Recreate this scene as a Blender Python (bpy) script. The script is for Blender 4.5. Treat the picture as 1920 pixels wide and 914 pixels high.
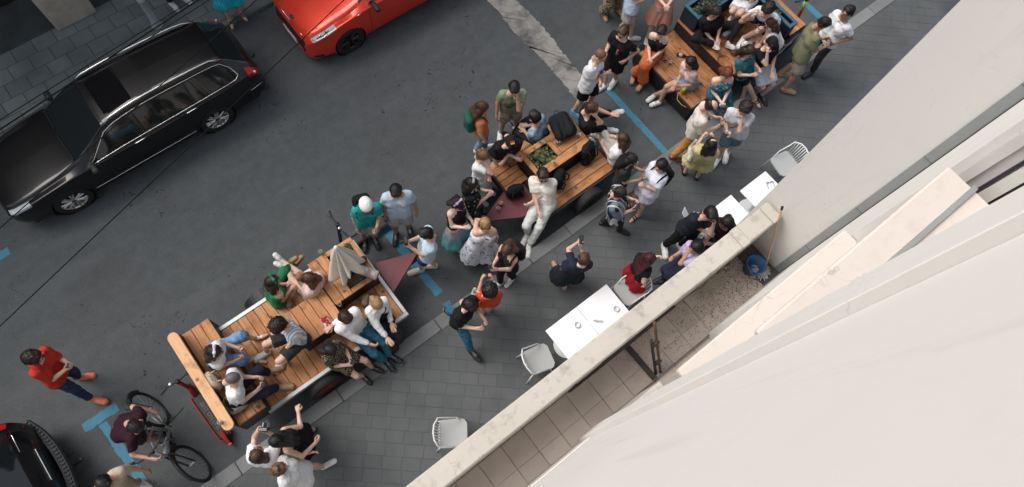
import bpy, bmesh, math, random
import numpy as np
from mathutils import Vector, Matrix

for o in list(bpy.data.objects): bpy.data.objects.remove(o, do_unlink=True)
scene = bpy.context.scene
COL = scene.collection
random.seed(7); RNG = np.random.default_rng(7)

# ------------------------------------------------------------------ camera
CAM_H = 11.4
FPX = 1280.0                     # focal length in pixels of the 1920 px wide photograph (24 mm)
def _axes():
    up = -np.array([877-960, 930-457, FPX], float); up /= np.linalg.norm(up)
    xs = np.array([4798-960, -2260-457, FPX], float); xs -= xs.dot(up)*up; xs /= np.linalg.norm(xs)
    return np.stack([xs, np.cross(up, xs), up])
RC = _axes()                     # world axes: X along the street, Y across it, Z up
cam_data = bpy.data.cameras.new('camera'); cam = bpy.data.objects.new('camera', cam_data); COL.objects.link(cam)
cam_data.sensor_width = 36.0; cam_data.lens = 36.0*FPX/1920.0; cam_data.clip_start = 0.05; cam_data.clip_end = 400
M3 = Matrix((RC[0], RC[1], RC[2])) @ Matrix(((1,0,0),(0,-1,0),(0,0,-1)))
cam.matrix_world = Matrix.Translation((0,0,CAM_H)) @ M3.to_4x4()
scene.camera = cam

# ------------------------------------------------------------------ sky, sun, exposure (overcast)
SUN_EL, SUN_AZ = math.radians(54), math.radians(-30)     # azimuth measured from +Y towards +X
world = bpy.data.worlds.new('World'); scene.world = world; world.use_nodes = True
wn = world.node_tree.nodes; wl = world.node_tree.links
sky = wn.new('ShaderNodeTexSky'); sky.sky_type = 'NISHITA'; sky.sun_disc = False
sky.sun_elevation = SUN_EL; sky.sun_rotation = SUN_AZ
sky.air_density = 1.0; sky.dust_density = 6.0; sky.ozone_density = 0.6; sky.altitude = 100
bg = wn['Background']; bg.inputs['Strength'].default_value = 0.142
hsv = wn.new('ShaderNodeHueSaturation'); hsv.inputs['Saturation'].default_value = 0.55
wl.new(sky.outputs[0], hsv.inputs['Color']); wl.new(hsv.outputs[0], bg.inputs['Color'])
sd = bpy.data.lights.new('sun', 'SUN'); sd.energy = 1.4; sd.angle = math.radians(42); sd.color = (1.0, 0.97, 0.93)
sun = bpy.data.objects.new('sun', sd); COL.objects.link(sun)
sdir = Vector((math.sin(SUN_AZ)*math.cos(SUN_EL), math.cos(SUN_AZ)*math.cos(SUN_EL), math.sin(SUN_EL)))
sun.rotation_euler = sdir.to_track_quat('Z', 'Y').to_euler(); sun.location = sdir*40
vs = scene.view_settings; vs.view_transform = 'Standard'; vs.look = 'None'; vs.gamma = 1.0; vs.use_curve_mapping = False
vs.exposure = 0.46
scene.render.engine = 'CYCLES'

# ------------------------------------------------------------------ helpers
def at(px, py, z=0.0):
    """point of the place at height z seen at photo pixel (px, py)"""
    r = RC @ np.array([px-960.0, py-457.0, FPX]); t = (z-CAM_H)/r[2]
    return np.array([r[0]*t, r[1]*t, z])
def ground_z(y): return 0.10 if (y < 2.6 or y > 9.75) else 0.0

def tag(o, label=None, cat=None, group=None, kind=None):
    if label: o['label'] = label
    if cat: o['category'] = cat
    if group: o['group'] = group
    if kind: o['kind'] = kind
    return o
def mesh_data(name, v, f, mats=(), fmat=None, smooth=False):
    me = bpy.data.meshes.new(name)
    if isinstance(f, np.ndarray):
        v = np.asarray(v, np.float32); n = len(f); k = f.shape[1]
        me.vertices.add(len(v)); me.vertices.foreach_set('co', v.ravel())
        me.loops.add(n*k); me.loops.foreach_set('vertex_index', f.astype(np.int32).ravel())
        me.polygons.add(n); me.polygons.foreach_set('loop_start', np.arange(0, n*k, k, dtype=np.int32))
        me.polygons.foreach_set('loop_total', np.full(n, k, np.int32))
        me.update(calc_edges=True)
    else:
        me.from_pydata([tuple(map(float, p)) for p in v], [], f); me.update()
    for m in mats: me.materials.append(m)
    if fmat is not None: me.polygons.foreach_set('material_index', np.asarray(fmat, np.int32))
    if smooth: me.polygons.foreach_set('use_smooth', np.ones(len(me.polygons), bool))
    return me
def link(name, me, parent=None, loc=None, rz=0.0):
    o = bpy.data.objects.new(name, me); COL.objects.link(o)
    if parent is not None: o.parent = parent
    if loc is not None: o.location = tuple(map(float, loc))
    if rz: o.rotation_euler = (0, 0, rz)
    return o
def empty(name, loc=(0,0,0), rz=0.0):
    o = bpy.data.objects.new(name, None); COL.objects.link(o); o.empty_display_size = 0.2
    o.location = tuple(map(float, loc)); o.rotation_euler = (0, 0, rz); return o

class MB:
    def __init__(s): s.v = []; s.f = []; s.m = []
    def add(s, v, f, m=0):
        k = len(s.v); s.v += [tuple(map(float, p)) for p in v]; s.f += [tuple(i+k for i in q) for q in f]; s.m += [m]*len(f); return s
    def box(s, lo, hi, m=0, bev=0.0):
        x0,y0,z0 = lo; x1,y1,z1 = hi
        if bev <= 0:
            return s.add([(x0,y0,z0),(x1,y0,z0),(x1,y1,z0),(x0,y1,z0),(x0,y0,z1),(x1,y0,z1),(x1,y1,z1),(x0,y1,z1)],
                  [(0,3,2,1),(4,5,6,7),(0,1,5,4),(1,2,6,5),(2,3,7,6),(3,0,4,7)], m)
        b = min(bev, (x1-x0)*.45, (y1-y0)*.45, (z1-z0)*.45)
        v = []; 
        for (z, d) in ((z0, b), (z0+b, 0), (z1-b, 0), (z1, b)):
            v += [(x0+b, y0+d, z), (x1-b, y0+d, z), (x1-d, y0+b, z), (x1-d, y1-b, z), (x1-b, y1-d, z), (x0+b, y1-d, z), (x0+d, y1-b, z), (x0+d, y0+b, z)]
        f = [tuple(range(7,-1,-1)), tuple(range(24,32))]
        for r in range(3):
            for i in range(8): j = (i+1) % 8; f.append((r*8+i, r*8+j, r*8+8+j, r*8+8+i))
        return s.add(v, f, m)
    def prism(s, poly, z0, z1, m=0):
        n = len(poly); v = [(x,y,z0) for x,y in poly] + [(x,y,z1) for x,y in poly]
        return s.add(v, [tuple(range(n-1,-1,-1)), tuple(range(n,2*n))] + [(i,(i+1)%n,n+(i+1)%n,n+i) for i in range(n)], m)
    def tube(s, pts, r, n=8, m=0, closed=False, cap=True):
        P = [Vector(p) for p in pts]; k = len(P)
        R = [r]*k if not hasattr(r, '__len__') else list(r)
        ref = None; v = []; f = []
        for i in range(k):
            if closed: t = P[(i+1) % k]-P[i-1]
            else: t = P[min(i+1,k-1)]-P[max(i-1,0)]
            if t.length < 1e-9: t = Vector((0,0,1))
            t.normalize()
            if ref is None:
                ref = Vector((0,0,1)) if abs(t.z) < .9 else Vector((1,0,0))
            ref = ref - t*ref.dot(t)
            if ref.length < 1e-6: ref = Vector((0.3,1,0.2)); ref = ref - t*ref.dot(t)
            ref.normalize(); b = t.cross(ref)
            for j in range(n):
                a = 2*math.pi*j/n; v.append(P[i]+(ref*math.cos(a)+b*math.sin(a))*R[i])
        e = k if closed else k-1
        for i in range(e):
            for j in range(n):
                a = i*n+j; b2 = i*n+(j+1)%n; c = ((i+1)%k)*n
                f.append((a, b2, c+(j+1)%n, c+j))
        if cap and not closed: f += [tuple(range(n-1,-1,-1)), tuple((k-1)*n+j for j in range(n))]
        return s.add(v, f, m)
    def lathe(s, prof, n=16, c=(0,0,0), m=0):
        v = []; f = []; k = len(prof)
        for (r, z) in prof:
            for j in range(n): a = 2*math.pi*j/n; v.append((c[0]+r*math.cos(a), c[1]+r*math.sin(a), c[2]+z))
        for i in range(k-1):
            for j in range(n): f.append((i*n+j, i*n+(j+1)%n, (i+1)*n+(j+1)%n, (i+1)*n+j))
        f += [tuple(range(n-1,-1,-1)), tuple((k-1)*n+j for j in range(n))]
        return s.add(v, f, m)
    def ring_y(s, prof, n=24, c=(0,0,0), m=0):
        """closed profile (radius, y) swept round the Y axis"""
        v = []; f = []; k = len(prof)
        for i in range(n):
            a = 2*math.pi*i/n
            for (r, y) in prof: v.append((c[0]+r*math.cos(a), c[1]+y, c[2]+r*math.sin(a)))
        for i in range(n):
            for j in range(k): f.append((i*k+j, ((i+1)%n)*k+j, ((i+1)%n)*k+(j+1)%k, i*k+(j+1)%k))
        return s.add(v, f, m)
    def mesh(s, name, mats, smooth=False):
        if not isinstance(mats, (list, tuple)): mats = [mats]
        return mesh_data(name, s.v, s.f, mats, s.m if len(mats) > 1 else None, smooth)
    def build(s, name, mats, parent=None, loc=None, rz=0.0, smooth=False):
        return link(name, s.mesh(name, mats, smooth), parent, loc, rz)

# ------------------------------------------------------------------ materials
_M = {}
def srgb(r, g, b):
    f = lambda c: (c/255)/12.92 if c/255 <= .04045 else (((c/255)+.055)/1.055)**2.4
    return (f(r), f(g), f(b))
class NT:
    def __init__(s, name):
        s.m = bpy.data.materials.new(name); s.m.use_nodes = True; s.t = s.m.node_tree; s.p = s.t.nodes['Principled BSDF']
    def n(s, typ, **kw):
        o = s.t.nodes.new('ShaderNode'+typ)
        for k, v in kw.items():
            if k in o.inputs.keys() if isinstance(k, str) else False: o.inputs[k].default_value = v
            else: setattr(o, k, v)
        return o
    def l(s, a, b): s.t.links.new(a, b)
    def coord(s, kind='Object', scale=(1,1,1), rnd=False):
        tc = s.n('TexCoord'); mp = s.n('Mapping'); mp.inputs['Scale'].default_value = scale
        s.l(tc.outputs[kind], mp.inputs['Vector'])
        if rnd:
            oi = s.n('ObjectInfo'); mu = s.n('VectorMath', operation='SCALE'); mu.inputs[0].default_value = (37.1, 19.7, 11.3)
            s.l(oi.outputs['Random'], mu.inputs['Scale']); s.l(mu.outputs[0], mp.inputs['Location']); s.oi = oi
        return mp.outputs['Vector']
    def noise(s, vec, scale, detail=3.0, rough=.55, dist=0.0):
        o = s.n('TexNoise'); o.inputs['Scale'].default_value = scale; o.inputs['Detail'].default_value = detail
        o.inputs['Roughness'].default_value = rough; o.inputs['Distortion'].default_value = dist; s.l(vec, o.inputs['Vector']); return o.outputs['Fac']
    def voro(s, vec, scale, feature='F1', out='Distance'):
        o = s.n('TexVoronoi'); o.feature = feature; o.inputs['Scale'].default_value = scale; s.l(vec, o.inputs['Vector']); return o.outputs[out]
    def ramp(s, fac, stops, interp='LINEAR'):
        o = s.n('ValToRGB'); o.color_ramp.interpolation = interp; e = o.color_ramp.elements
        while len(e) < len(stops): e.new(.5)
        for i, (p, c) in enumerate(stops):
            e[i].position = p; e[i].color = tuple(c)+(1,) if hasattr(c, '__len__') else (c,c,c,1)
        s.l(fac, o.inputs['Fac']); return o.outputs['Color']
    def mix(s, a, b, fac, mode='MIX'):
        o = s.n('Mix', data_type='RGBA', blend_type=mode); ins = [i for i in o.inputs if i.type == 'RGBA']
        for i, x in zip(ins, (a, b)):
            if hasattr(x, 'links'): s.l(x, i)
            else: i.default_value = tuple(x)+(1,)
        if hasattr(fac, 'links'): s.l(fac, o.inputs[0])
        else: o.inputs[0].default_value = fac
        return [q for q in o.outputs if q.type == 'RGBA'][0]
    def bump(s, h, strength=.3, dist=.01):
        o = s.n('Bump'); o.inputs['Strength'].default_value = strength; o.inputs['Distance'].default_value = dist
        s.l(h, o.inputs['Height']); s.l(o.outputs[0], s.p.inputs['Normal'])
    def col(s, c):
        if hasattr(c, 'links'): s.l(c, s.p.inputs['Base Color'])
        else: s.p.inputs['Base Color'].default_value = tuple(c)+(1,)
    def rough(s, r): 
        if hasattr(r, 'links'): s.l(r, s.p.inputs['Roughness'])
        else: s.p.inputs['Roughness'].default_value = r
    def spec(s, v): s.p.inputs['Specular IOR Level'].default_value = v

def plain(name, c, rough=.5, metal=0.0, var=.08, scale=9.0, spec=.4, bump=0.0, coat=0.0):
    if name in _M: return _M[name]
    t = NT(name); v = t.coord()
    k = t.noise(v, scale, 4)
    t.col(t.mix([x*(1-var) for x in c], [min(1, x*(1+var)) for x in c], k)); t.rough(rough); t.spec(spec)
    t.p.inputs['Metallic'].default_value = metal
    if coat: t.p.inputs['Coat Weight'].default_value = coat; t.p.inputs['Coat Roughness'].default_value = .04
    if bump: t.bump(t.noise(v, scale*12, 3), bump, .004)
    _M[name] = t.m; return t.m
def fabric(c, key=None, pat=None, c2=None, c3=None, rough=.85):
    name = key or ('cloth_%s_%02x%02x%02x' % ((pat or 'plain',)+tuple(int(255*min(1,x)) for x in c)))
    if name in _M: return _M[name]
    t = NT(name); v = t.coord(); fine = t.noise(v, 220, 2); big = t.noise(v, 7, 3)
    base = t.mix([x*.86 for x in c], [min(1, x*1.1) for x in c], big)
    if pat == 'stripes':
        w = t.n('TexWave', wave_type='BANDS', bands_direction='X'); w.inputs['Scale'].default_value = 6.5; w.inputs['Distortion'].default_value = .6; t.l(v, w.inputs['Vector'])
        base = t.mix(base, c2, t.ramp(w.outputs['Fac'], [(.5, 0), (.62, 1)]))
    elif pat == 'plaid':
        w = t.n('TexWave', wave_type='BANDS', bands_direction='DIAGONAL'); w.inputs['Scale'].default_value = 2.0; w.inputs['Distortion'].default_value = .5; t.l(v, w.inputs['Vector'])
        w2 = t.n('TexWave', wave_type='BANDS', bands_direction='X'); w2.inputs['Scale'].default_value = 3.4; w2.inputs['Distortion'].default_value = .4; t.l(v, w2.inputs['Vector'])
        base = t.mix(t.mix(base, c2, t.ramp(w.outputs['Fac'], [(.55, 0), (.6, 1)])), c3, t.ramp(w2.outputs['Fac'], [(.84, 0), (.88, .8)]))
    elif pat == 'floral':
        d = t.voro(v, 15); n = t.noise(v, 11, 2)
        k = t.ramp(d, [(.28, 1), (.36, 0)]); base = t.mix(base, t.mix(c2, c3, t.ramp(n, [(.48, 0), (.52, 1)])), k)
    elif pat == 'leopard':
        d = t.voro(v, 34, 'DISTANCE_TO_EDGE'); n = t.noise(v, 60, 2)
        base = t.mix(c2, base, t.ramp(d, [(.10, 0), (.2, 1)]))
    elif pat == 'ombre':
        sp = t.n('SeparateXYZ'); t.l(v, sp.inputs[0])
        mr = t.n('MapRange'); mr.inputs['From Min'].default_value = .45; mr.inputs['From Max'].default_value = .95; t.l(sp.outputs['Z'], mr.inputs['Value'])
        base = t.mix(c2, base, mr.outputs[0])
    elif pat == 'denim':
        base = t.mix(base, c2 or [min(1, x*1.9) for x in c], t.ramp(t.noise(v, 14, 4), [(.5, 0), (.72, .8)]))
    t.col(base); t.rough(rough); t.spec(.12); t.p.inputs['Sheen Weight'].default_value = .0
    cv = t.coord('Object', (1,1,.6)); fo = t.noise(cv, 13, 3, .55, 1.6); ad = t.n('Math', operation='MULTIPLY_ADD'); t.l(fine, ad.inputs[0]); ad.inputs[1].default_value = .06; t.l(fo, ad.inputs[2])
    t.bump(ad.outputs[0], .55, .022); _M[name] = t.m; return t.m
def skin_mat(c, key):
    if key in _M: return _M[key]
    t = NT(key); v = t.coord(); t.col(t.mix([x*.9 for x in c], [min(1, x*1.08) for x in c], t.noise(v, 14, 3)))
    t.rough(.48); t.spec(.4); t.p.inputs['Subsurface Weight'].default_value = .0; _M[key] = t.m; return t.m
def hair_mat(c, key):
    if key in _M: return _M[key]
    t = NT(key); v = t.coord('Object', (60, 60, 9)); n = t.noise(v, 1.6, 4)
    t.col(t.mix([x*.5 for x in c], [min(1, x*1.7) for x in c], n)); t.rough(.55); t.spec(.35); t.bump(n, .5, .006); _M[key] = t.m; return t.m
# ------------------------------------------------------------------ organic surfaces: blended distance fields meshed with surface nets
class Field:
    def __init__(s, lo, hi, h):
        s.h = h; s.lo = np.asarray(lo, np.float32)-2.5*h; n = np.ceil((np.asarray(hi)-np.asarray(lo))/h+6).astype(int)
        s.ax = [s.lo[i]+h*np.arange(n[i], dtype=np.float32) for i in range(3)]; s.F = np.full(n, .5, np.float32)
    def _sl(s, lo, hi):
        sl = []
        for i in range(3):
            a = int(max(0, math.floor((lo[i]-s.lo[i])/s.h))); b = int(min(len(s.ax[i]), math.ceil((hi[i]-s.lo[i])/s.h)+2))
            if b <= a: return None
            sl.append(slice(a, b))
        return tuple(sl)
    def _blend(s, sl, d, k):
        o = s.F[sl]
        if k > 0:
            h = np.clip(.5+.5*(o-d)/k, 0, 1); s.F[sl] = o*(1-h)+d*h-k*h*(1-h)
        else: s.F[sl] = np.minimum(o, d)
    def cone(s, a, b, ra, rb, k=.03, cuts=()):
        a = np.asarray(a, np.float32); b = np.asarray(b, np.float32); r = max(ra, rb)+k+2*s.h+.02
        sl = s._sl(np.minimum(a, b)-r, np.maximum(a, b)+r)
        if sl is None: return
        X = s.ax[0][sl[0]][:,None,None]; Y = s.ax[1][sl[1]][None,:,None]; Z = s.ax[2][sl[2]][None,None,:]
        ba = b-a; L = float(ba@ba)+1e-9
        t = np.clip(((X-a[0])*ba[0]+(Y-a[1])*ba[1]+(Z-a[2])*ba[2])/L, 0, 1)
        d = np.sqrt((X-a[0]-t*ba[0])**2+(Y-a[1]-t*ba[1])**2+(Z-a[2]-t*ba[2])**2)-(ra+(rb-ra)*t)
        for (p, n) in cuts: d = np.maximum(d, (X-p[0])*n[0]+(Y-p[1])*n[1]+(Z-p[2])*n[2])
        s._blend(sl, d, k)
    def ell(s, c, r, k=.02, sub=False):
        c = np.asarray(c, np.float32); r = np.asarray(r, np.float32); q = r+k+2*s.h+.01
        sl = s._sl(c-q, c+q)
        if sl is None: return
        X = (s.ax[0][sl[0]][:,None,None]-c[0])/r[0]; Y = (s.ax[1][sl[1]][None,:,None]-c[1])/r[1]; Z = (s.ax[2][sl[2]][None,None,:]-c[2])/r[2]
        d = (np.sqrt(X*X+Y*Y+Z*Z)-1)*r.min()
        if sub: s.F[sl] = np.maximum(s.F[sl], -d)
        else: s._blend(sl, d, k)
    def cut(s, p, n):
        X = s.ax[0][:,None,None]; Y = s.ax[1][None,:,None]; Z = s.ax[2][None,None,:]
        s.F = np.maximum(s.F, (X-p[0])*n[0]+(Y-p[1])*n[1]+(Z-p[2])*n[2]).astype(np.float32)
    def wrinkle(s, amp, wl, rng, n=5, stretch=(1,1,1)):
        X = s.ax[0][:,None,None]; Y = s.ax[1][None,:,None]; Z = s.ax[2][None,None,:]
        D = 0
        for i in range(n):
            w = rng.normal(size=3)*np.asarray(stretch); w = w/np.linalg.norm(w)*2*math.pi/(wl*rng.uniform(.7, 1.6)); q = rng.uniform(0, 6.28, 4)
            D = D + np.sin(X*w[0]+q[0]+.8*np.sin(Z*9+q[1]))*np.cos(Y*w[1]+Z*w[2]+q[2]) if i % 2 else D + np.sin(X*w[0]+Y*w[1]+Z*w[2]+q[3]+.7*np.sin(X*13+q[0]))
        s.F += (amp/math.sqrt(n)*D).astype(np.float32)
    def mesh(s):
        F = s.F; I = F < 0; nx, ny, nz = F.shape
        c = np.zeros((nx-1, ny-1, nz-1), np.int8)
        offs = [(i, j, k) for i in (0,1) for j in (0,1) for k in (0,1)]
        for (i, j, k) in offs: c += I[i:nx-1+i, j:ny-1+j, k:nz-1+k]
        mi = np.argwhere((c > 0) & (c < 8))
        if not len(mi): return np.zeros((0,3)), np.zeros((0,4), int)
        idx = -np.ones(c.shape, np.int64); idx[mi[:,0], mi[:,1], mi[:,2]] = np.arange(len(mi))
        V = {o: F[mi[:,0]+o[0], mi[:,1]+o[1], mi[:,2]+o[2]] for o in offs}
        S = np.zeros((len(mi), 3)); N = np.zeros(len(mi))
        for o in offs:
            for a in range(3):
                if o[a]: continue
                p = list(o); p[a] = 1; p = tuple(p); f0, f1 = V[o], V[p]; m = (f0 < 0) != (f1 < 0)
                t = np.where(m, f0/np.where(m, f0-f1, 1), 0); q = np.array(o, float)[None].repeat(len(mi), 0); q[:,a] = t
                S += q*m[:,None]; N += m
        P = s.lo + s.h*(mi+S/np.maximum(N, 1)[:,None])
        fs = []
        for a in range(3):
            b, cx = (a+1) % 3, (a+2) % 3
            s0 = [slice(None)]*3; s1 = [slice(None)]*3; s0[a] = slice(0, -1); s1[a] = slice(1, None)
            A = I[tuple(s0)]; B = I[tuple(s1)]; e = np.argwhere(A != B)
            e = e[(e[:,b] > 0) & (e[:,cx] > 0) & (e[:,b] < F.shape[b]-1) & (e[:,cx] < F.shape[cx]-1)]
            if not len(e): continue
            fl = A[e[:,0], e[:,1], e[:,2]]
            def g(db, dc): 
                q = e.copy(); q[:,b] += db; q[:,cx] += dc; return idx[q[:,0], q[:,1], q[:,2]]
            Q = np.stack([g(-1,-1), g(0,-1), g(0,0), g(-1,0)], 1); Q[~fl] = Q[~fl][:, ::-1]; fs.append(Q)
        return P, np.concatenate(fs)

def unit(v):
    v = np.asarray(v, float); return v/(np.linalg.norm(v)+1e-9)
def ik(a, t, l1, l2, pole):
    d = t-a; L = np.linalg.norm(d); L2 = min(L, (l1+l2)*.995); u = d/(L+1e-9); t = a+u*L2
    x = (l1*l1-l2*l2+L2*L2)/(2*L2); h = math.sqrt(max(1e-6, l1*l1-x*x)); p = np.asarray(pole, float); p = unit(p-u*p.dot(u))
    return a+u*x+p*h, t

# templates: head, hands, feet --------------------------------------------------------------
def _head():
    f = Field((-.11,-.13,-.16), (.11,.15,.15), .0105)
    f.ell((0,-.012,.035), (.077,.098,.092), 0); f.ell((0,.028,-.035), (.062,.068,.085), .03)
    f.cone((-.03,.045,-.085), (.03,.045,-.085), .032, .032, .03); f.ell((0,.075,-.1), (.025,.02,.02), .02)
    f.cone((0,.092,.012), (0,.112,-.026), .010, .015, .012)
    f.cone((-.035,.078,.03), (.035,.078,.03), .016, .016, .02); f.cone((-.016,.088,-.06), (.016,.088,-.06), .011, .011, .012)
    for s in (-1, 1):
        f.ell((s*.079,-.008,-.012), (.012,.028,.034), .006); f.ell((s*.032,.098,.006), (.017,.014,.012), 0, True)
    f.cone((0,-.03,-.06), (0,-.045,-.17), .052, .056, .03)
    P, Q = f.mesh(); m = np.zeros(len(Q), int)
    C = P[Q].mean(1); m[(np.abs(C[:,0]) < .026) & (np.abs(C[:,2]+.062) < .011) & (C[:,1] > .07)] = 2
    vs, fs, ms = [P], [Q], [m]
    k = len(P)
    for s in (-1, 1):
        e = Field((s*.032-.02,.06,-.02), (s*.032+.02,.11,.03), .006); e.ell((s*.032,.082,.006), (.015,.012,.011), 0)
        p, q = e.mesh(); vs.append(p); fs.append(q+k); ms.append(np.ones(len(q), int)); k += len(p)
    return np.concatenate(vs)*.96, np.concatenate(fs), np.concatenate(ms)
def _hand(curl, spread=.0):
    f = Field((-.07,-.03,-.11), (.08,.22,.05), .0062)
    f.cone((0,-.01,0), (0,.03,0), .026, .026, .01)
    f.cone((-.020,.03,0), (-.026,.085,-.002), .019, .014, .012); f.cone((.018,.03,0), (.024,.085,-.002), .019, .014, .012); f.cone((0,.03,0), (0,.085,0), .02, .016, .012)
    for (x, L) in ((-.033,.060), (-.0115,.074), (.0115,.078), (.033,.070)):
        a = np.array([x,.088,-.002]); ang = curl*.5; d = lambda g: np.array([x*spread, math.cos(g), -math.sin(g)])
        b = a+d(ang)*L*.45; c = b+d(ang+curl)*L*.32; e = c+d(ang+curl*1.9)*L*.26
        f.cone(a, b, .0098, .0092, .004); f.cone(b, c, .0092, .0086, .003); f.cone(c, e, .0086, .0076, .003)
    a = np.array([.026,.02,-.006]); b = np.array([.056,.05,-.016-.01*curl]); c = np.array([.060-.012*curl,.085,-.024-.02*curl])
    f.cone(a, b, .016, .0118, .006); f.cone(b, c, .0115, .0088, .004)
    return f.mesh()
def _shoe(kind):
    f = Field((-.08,-.12,0), (.08,.23,.14), .011)
    if kind == 'foot':
        f.cone((0,-.055,.03), (0,.10,.028), .030, .036, .01); f.cone((.008,.10,.024), (.012,.165,.018), .034, .026, .02); f.cone((0,-.02,.05), (0,-.03,.12), .034, .036, .03)
    else:
        f.cone((0,-.06,.045), (0,.09,.038), .040, .049, .01); f.cone((.004,.09,.036), (.008,.160,.030), .048, .040, .02)
        f.cone((0,-.035,.06), (0,-.04,.115), .042, .044, .03); f.cone((-.0,-.05,.018), (.004,.155,.018), .049, .050, .0); f.cut((0,0,.095), (0,-.2,1))
    f.cut((0,0,.002), (0,0,-1))
    P, Q = f.mesh(); C = P[Q].mean(1)
    if kind == 'foot':
        m = np.where(C[:,2] < .014, 1, 0); m[(np.abs(C[:,1]-.085) < .016) | (np.abs(C[:,1]-.03) < .014) | ((np.abs(C[:,1]+.04) < .02) & (C[:,2] > .06) & (C[:,2] < .085))] = 1
    elif kind == 'flat':
        m = np.where(C[:,2] < .012, 1, 0)
    else:
        m = np.where(C[:,2] < .026, 1, 0); m[(np.abs(C[:,0]) < .016) & (C[:,1] > -.01) & (C[:,1] < .09) & (C[:,2] > .05)] = 2
    return P, Q, m
HEAD = _head(); HAND = {'relax': _hand(.45), 'grip': _hand(.95), 'flat': _hand(.12, .6), 'fist': _hand(1.45)}
SHOE = {k: _shoe(k) for k in ('shoe', 'foot', 'flat')}
EYE = plain('eye_dark', (.03,.02,.015), .2); LIP = plain('lip', (.36,.14,.12), .5)
SKIN = {k: skin_mat(c, 'skin_'+k) for k, c in dict(light=(.56,.36,.27), mid=(.46,.27,.19), tan=(.36,.20,.13), pale=(.62,.43,.34), dark=(.20,.11,.075)).items()}
HAIR = {k: hair_mat(c, 'hair_'+k) for k, c in dict(black=(.008,.007,.007), dark=(.018,.011,.008), brown=(.05,.024,.013), light=(.13,.065,.03), blond=(.26,.16,.075), grey=(.09,.085,.08), red=(.11,.03,.014), maroon=(.035,.006,.008)).items()}

def hair_geo(style, rng):
    """hair in the head's own frame (x right, y forward, z up)"""
    f = Field((-.19,-.27,-.55), (.19,.15,.25), .0145)
    big = {'curly': .03, 'afro': .05, 'buzz': .004, 'short': .014, 'crop': .010}.get(style, .016)
    f.ell((0,-.014,.036), (.077+big*.9, .098+big*.9, .092+big), 0)
    if style not in ('buzz',): f.cone((-.045,-.05,-.02), (.045,-.05,-.02), .045+big*.5, .045+big*.5, .02)
    if style in ('short', 'curly', 'crop'): f.cone((-.05,.05,.095), (.05,.05,.095), .02+big*.5, .02+big*.5, .03)
    lo = -.055
    f.cut((0,.062,.055), unit((0,.80,-.60))); 
    if style == 'fringe': f.cut((0,0,.062), unit((0,.35,1)))
    f.cut((0,-.03,lo if style in ('short','crop','buzz','fringe') else lo-.03), unit((0,.15,-1)))
    ends = []
    if style in ('long', 'longer', 'bob'):
        L = {'long': .30, 'longer': .42, 'bob': .15}[style]
        for x in (-.07, -.025, .025, .07):
            j = rng.uniform(-.015, .015, 2)
            f.cone((x,-.065,.0), (x*1.15+j[0],-.10+j[1],-L*.5), .05, .045, .03); f.cone((x*1.15+j[0],-.10+j[1],-L*.5), (x*1.1+j[0],-.085+j[1],-L), .045, .022, .03)
        for s in (-1, 1): f.cone((s*.075,.0,.03), (s*.092,-.01,-L*.55), .026, .02, .03)
    if style == 'bun': f.ell((0,-.10,.09), (.045,.045,.045), .015)
    if style == 'lowbun': f.ell((0,-.12,.0), (.042,.04,.042), .015)
    if style == 'pony': f.cone((0,-.11,.05), (0,-.15,-.02), .026, .03, .015); f.cone((0,-.15,-.02), (0,-.14,-.22), .032, .012, .02)
    if style == 'braid': f.cone((0,-.10,-.03), (.03,-.12,-.30), .03, .016, .02)
    if style in ('curly', 'afro'): f.wrinkle(.011, .035, rng, 6)
    elif style != 'buzz': f.wrinkle(.0045, .03, rng, 5, (1,1,.25))
    P, Q = f.mesh()
    V, Fq, k = [P], [Q], len(P)
    # loose strands give an uneven outline
    ns = 0 if style in ('buzz',) else 70; crown = np.array([0,-.04,.14])
    for i in range(ns):
        d = unit((rng.normal(), rng.normal()-.35, abs(rng.normal())*.8)); p = np.array([0,-.014,.036])+d*np.array([.077,.098,.092])*1.0+d*big
        if style == 'fringe' and p[2] > .06: continue
        if p[1] > .055 and p[2] < .07: continue
        pts = [p]; g = p-crown
        steps = 9 if style in ('long','longer') else 4; st = .045 if steps > 5 else (.02 if style in ('short','crop','fringe') else .026)
        for j in range(steps):
            q = pts[-1]; c = np.array([0,-.014,.036]); n = unit(q-c); g = unit((q-crown)*.6+np.array([0,-.03,-.12])+rng.normal(size=3)*(.05 if style in ('curly','afro') else .015))
            g = unit(g-n*g.dot(n)*.9)
            q2 = q+g*st
            if q2[2] > -.06:
                e = (q2-c)/np.array([.077+big*1.1,.098+big*1.1,.092+big*1.1]); q2 = c+e/np.linalg.norm(e)*np.array([.077+big*1.1,.098+big*1.1,.092+big*1.1])*rng.uniform(.99,1.05)
            pts.append(q2)
        m = MB(); w = rng.uniform(.003, .007); m.tube(pts, [w*(1-.75*t/len(pts)) for t in range(len(pts))], 3, cap=False)
        v = np.array(m.v); q = np.array(m.f); V.append(v); Fq.append(q+k); k += len(v)
    return np.concatenate(V), np.concatenate(Fq)
_HG = {}
def hair_cached(style, variant):
    key = (style, variant)
    if key not in _HG: _HG[key] = hair_geo(style, np.random.default_rng(hash(style) % 999 + variant if False else sum(map(ord, style))*7+variant))
    return _HG[key]

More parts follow.
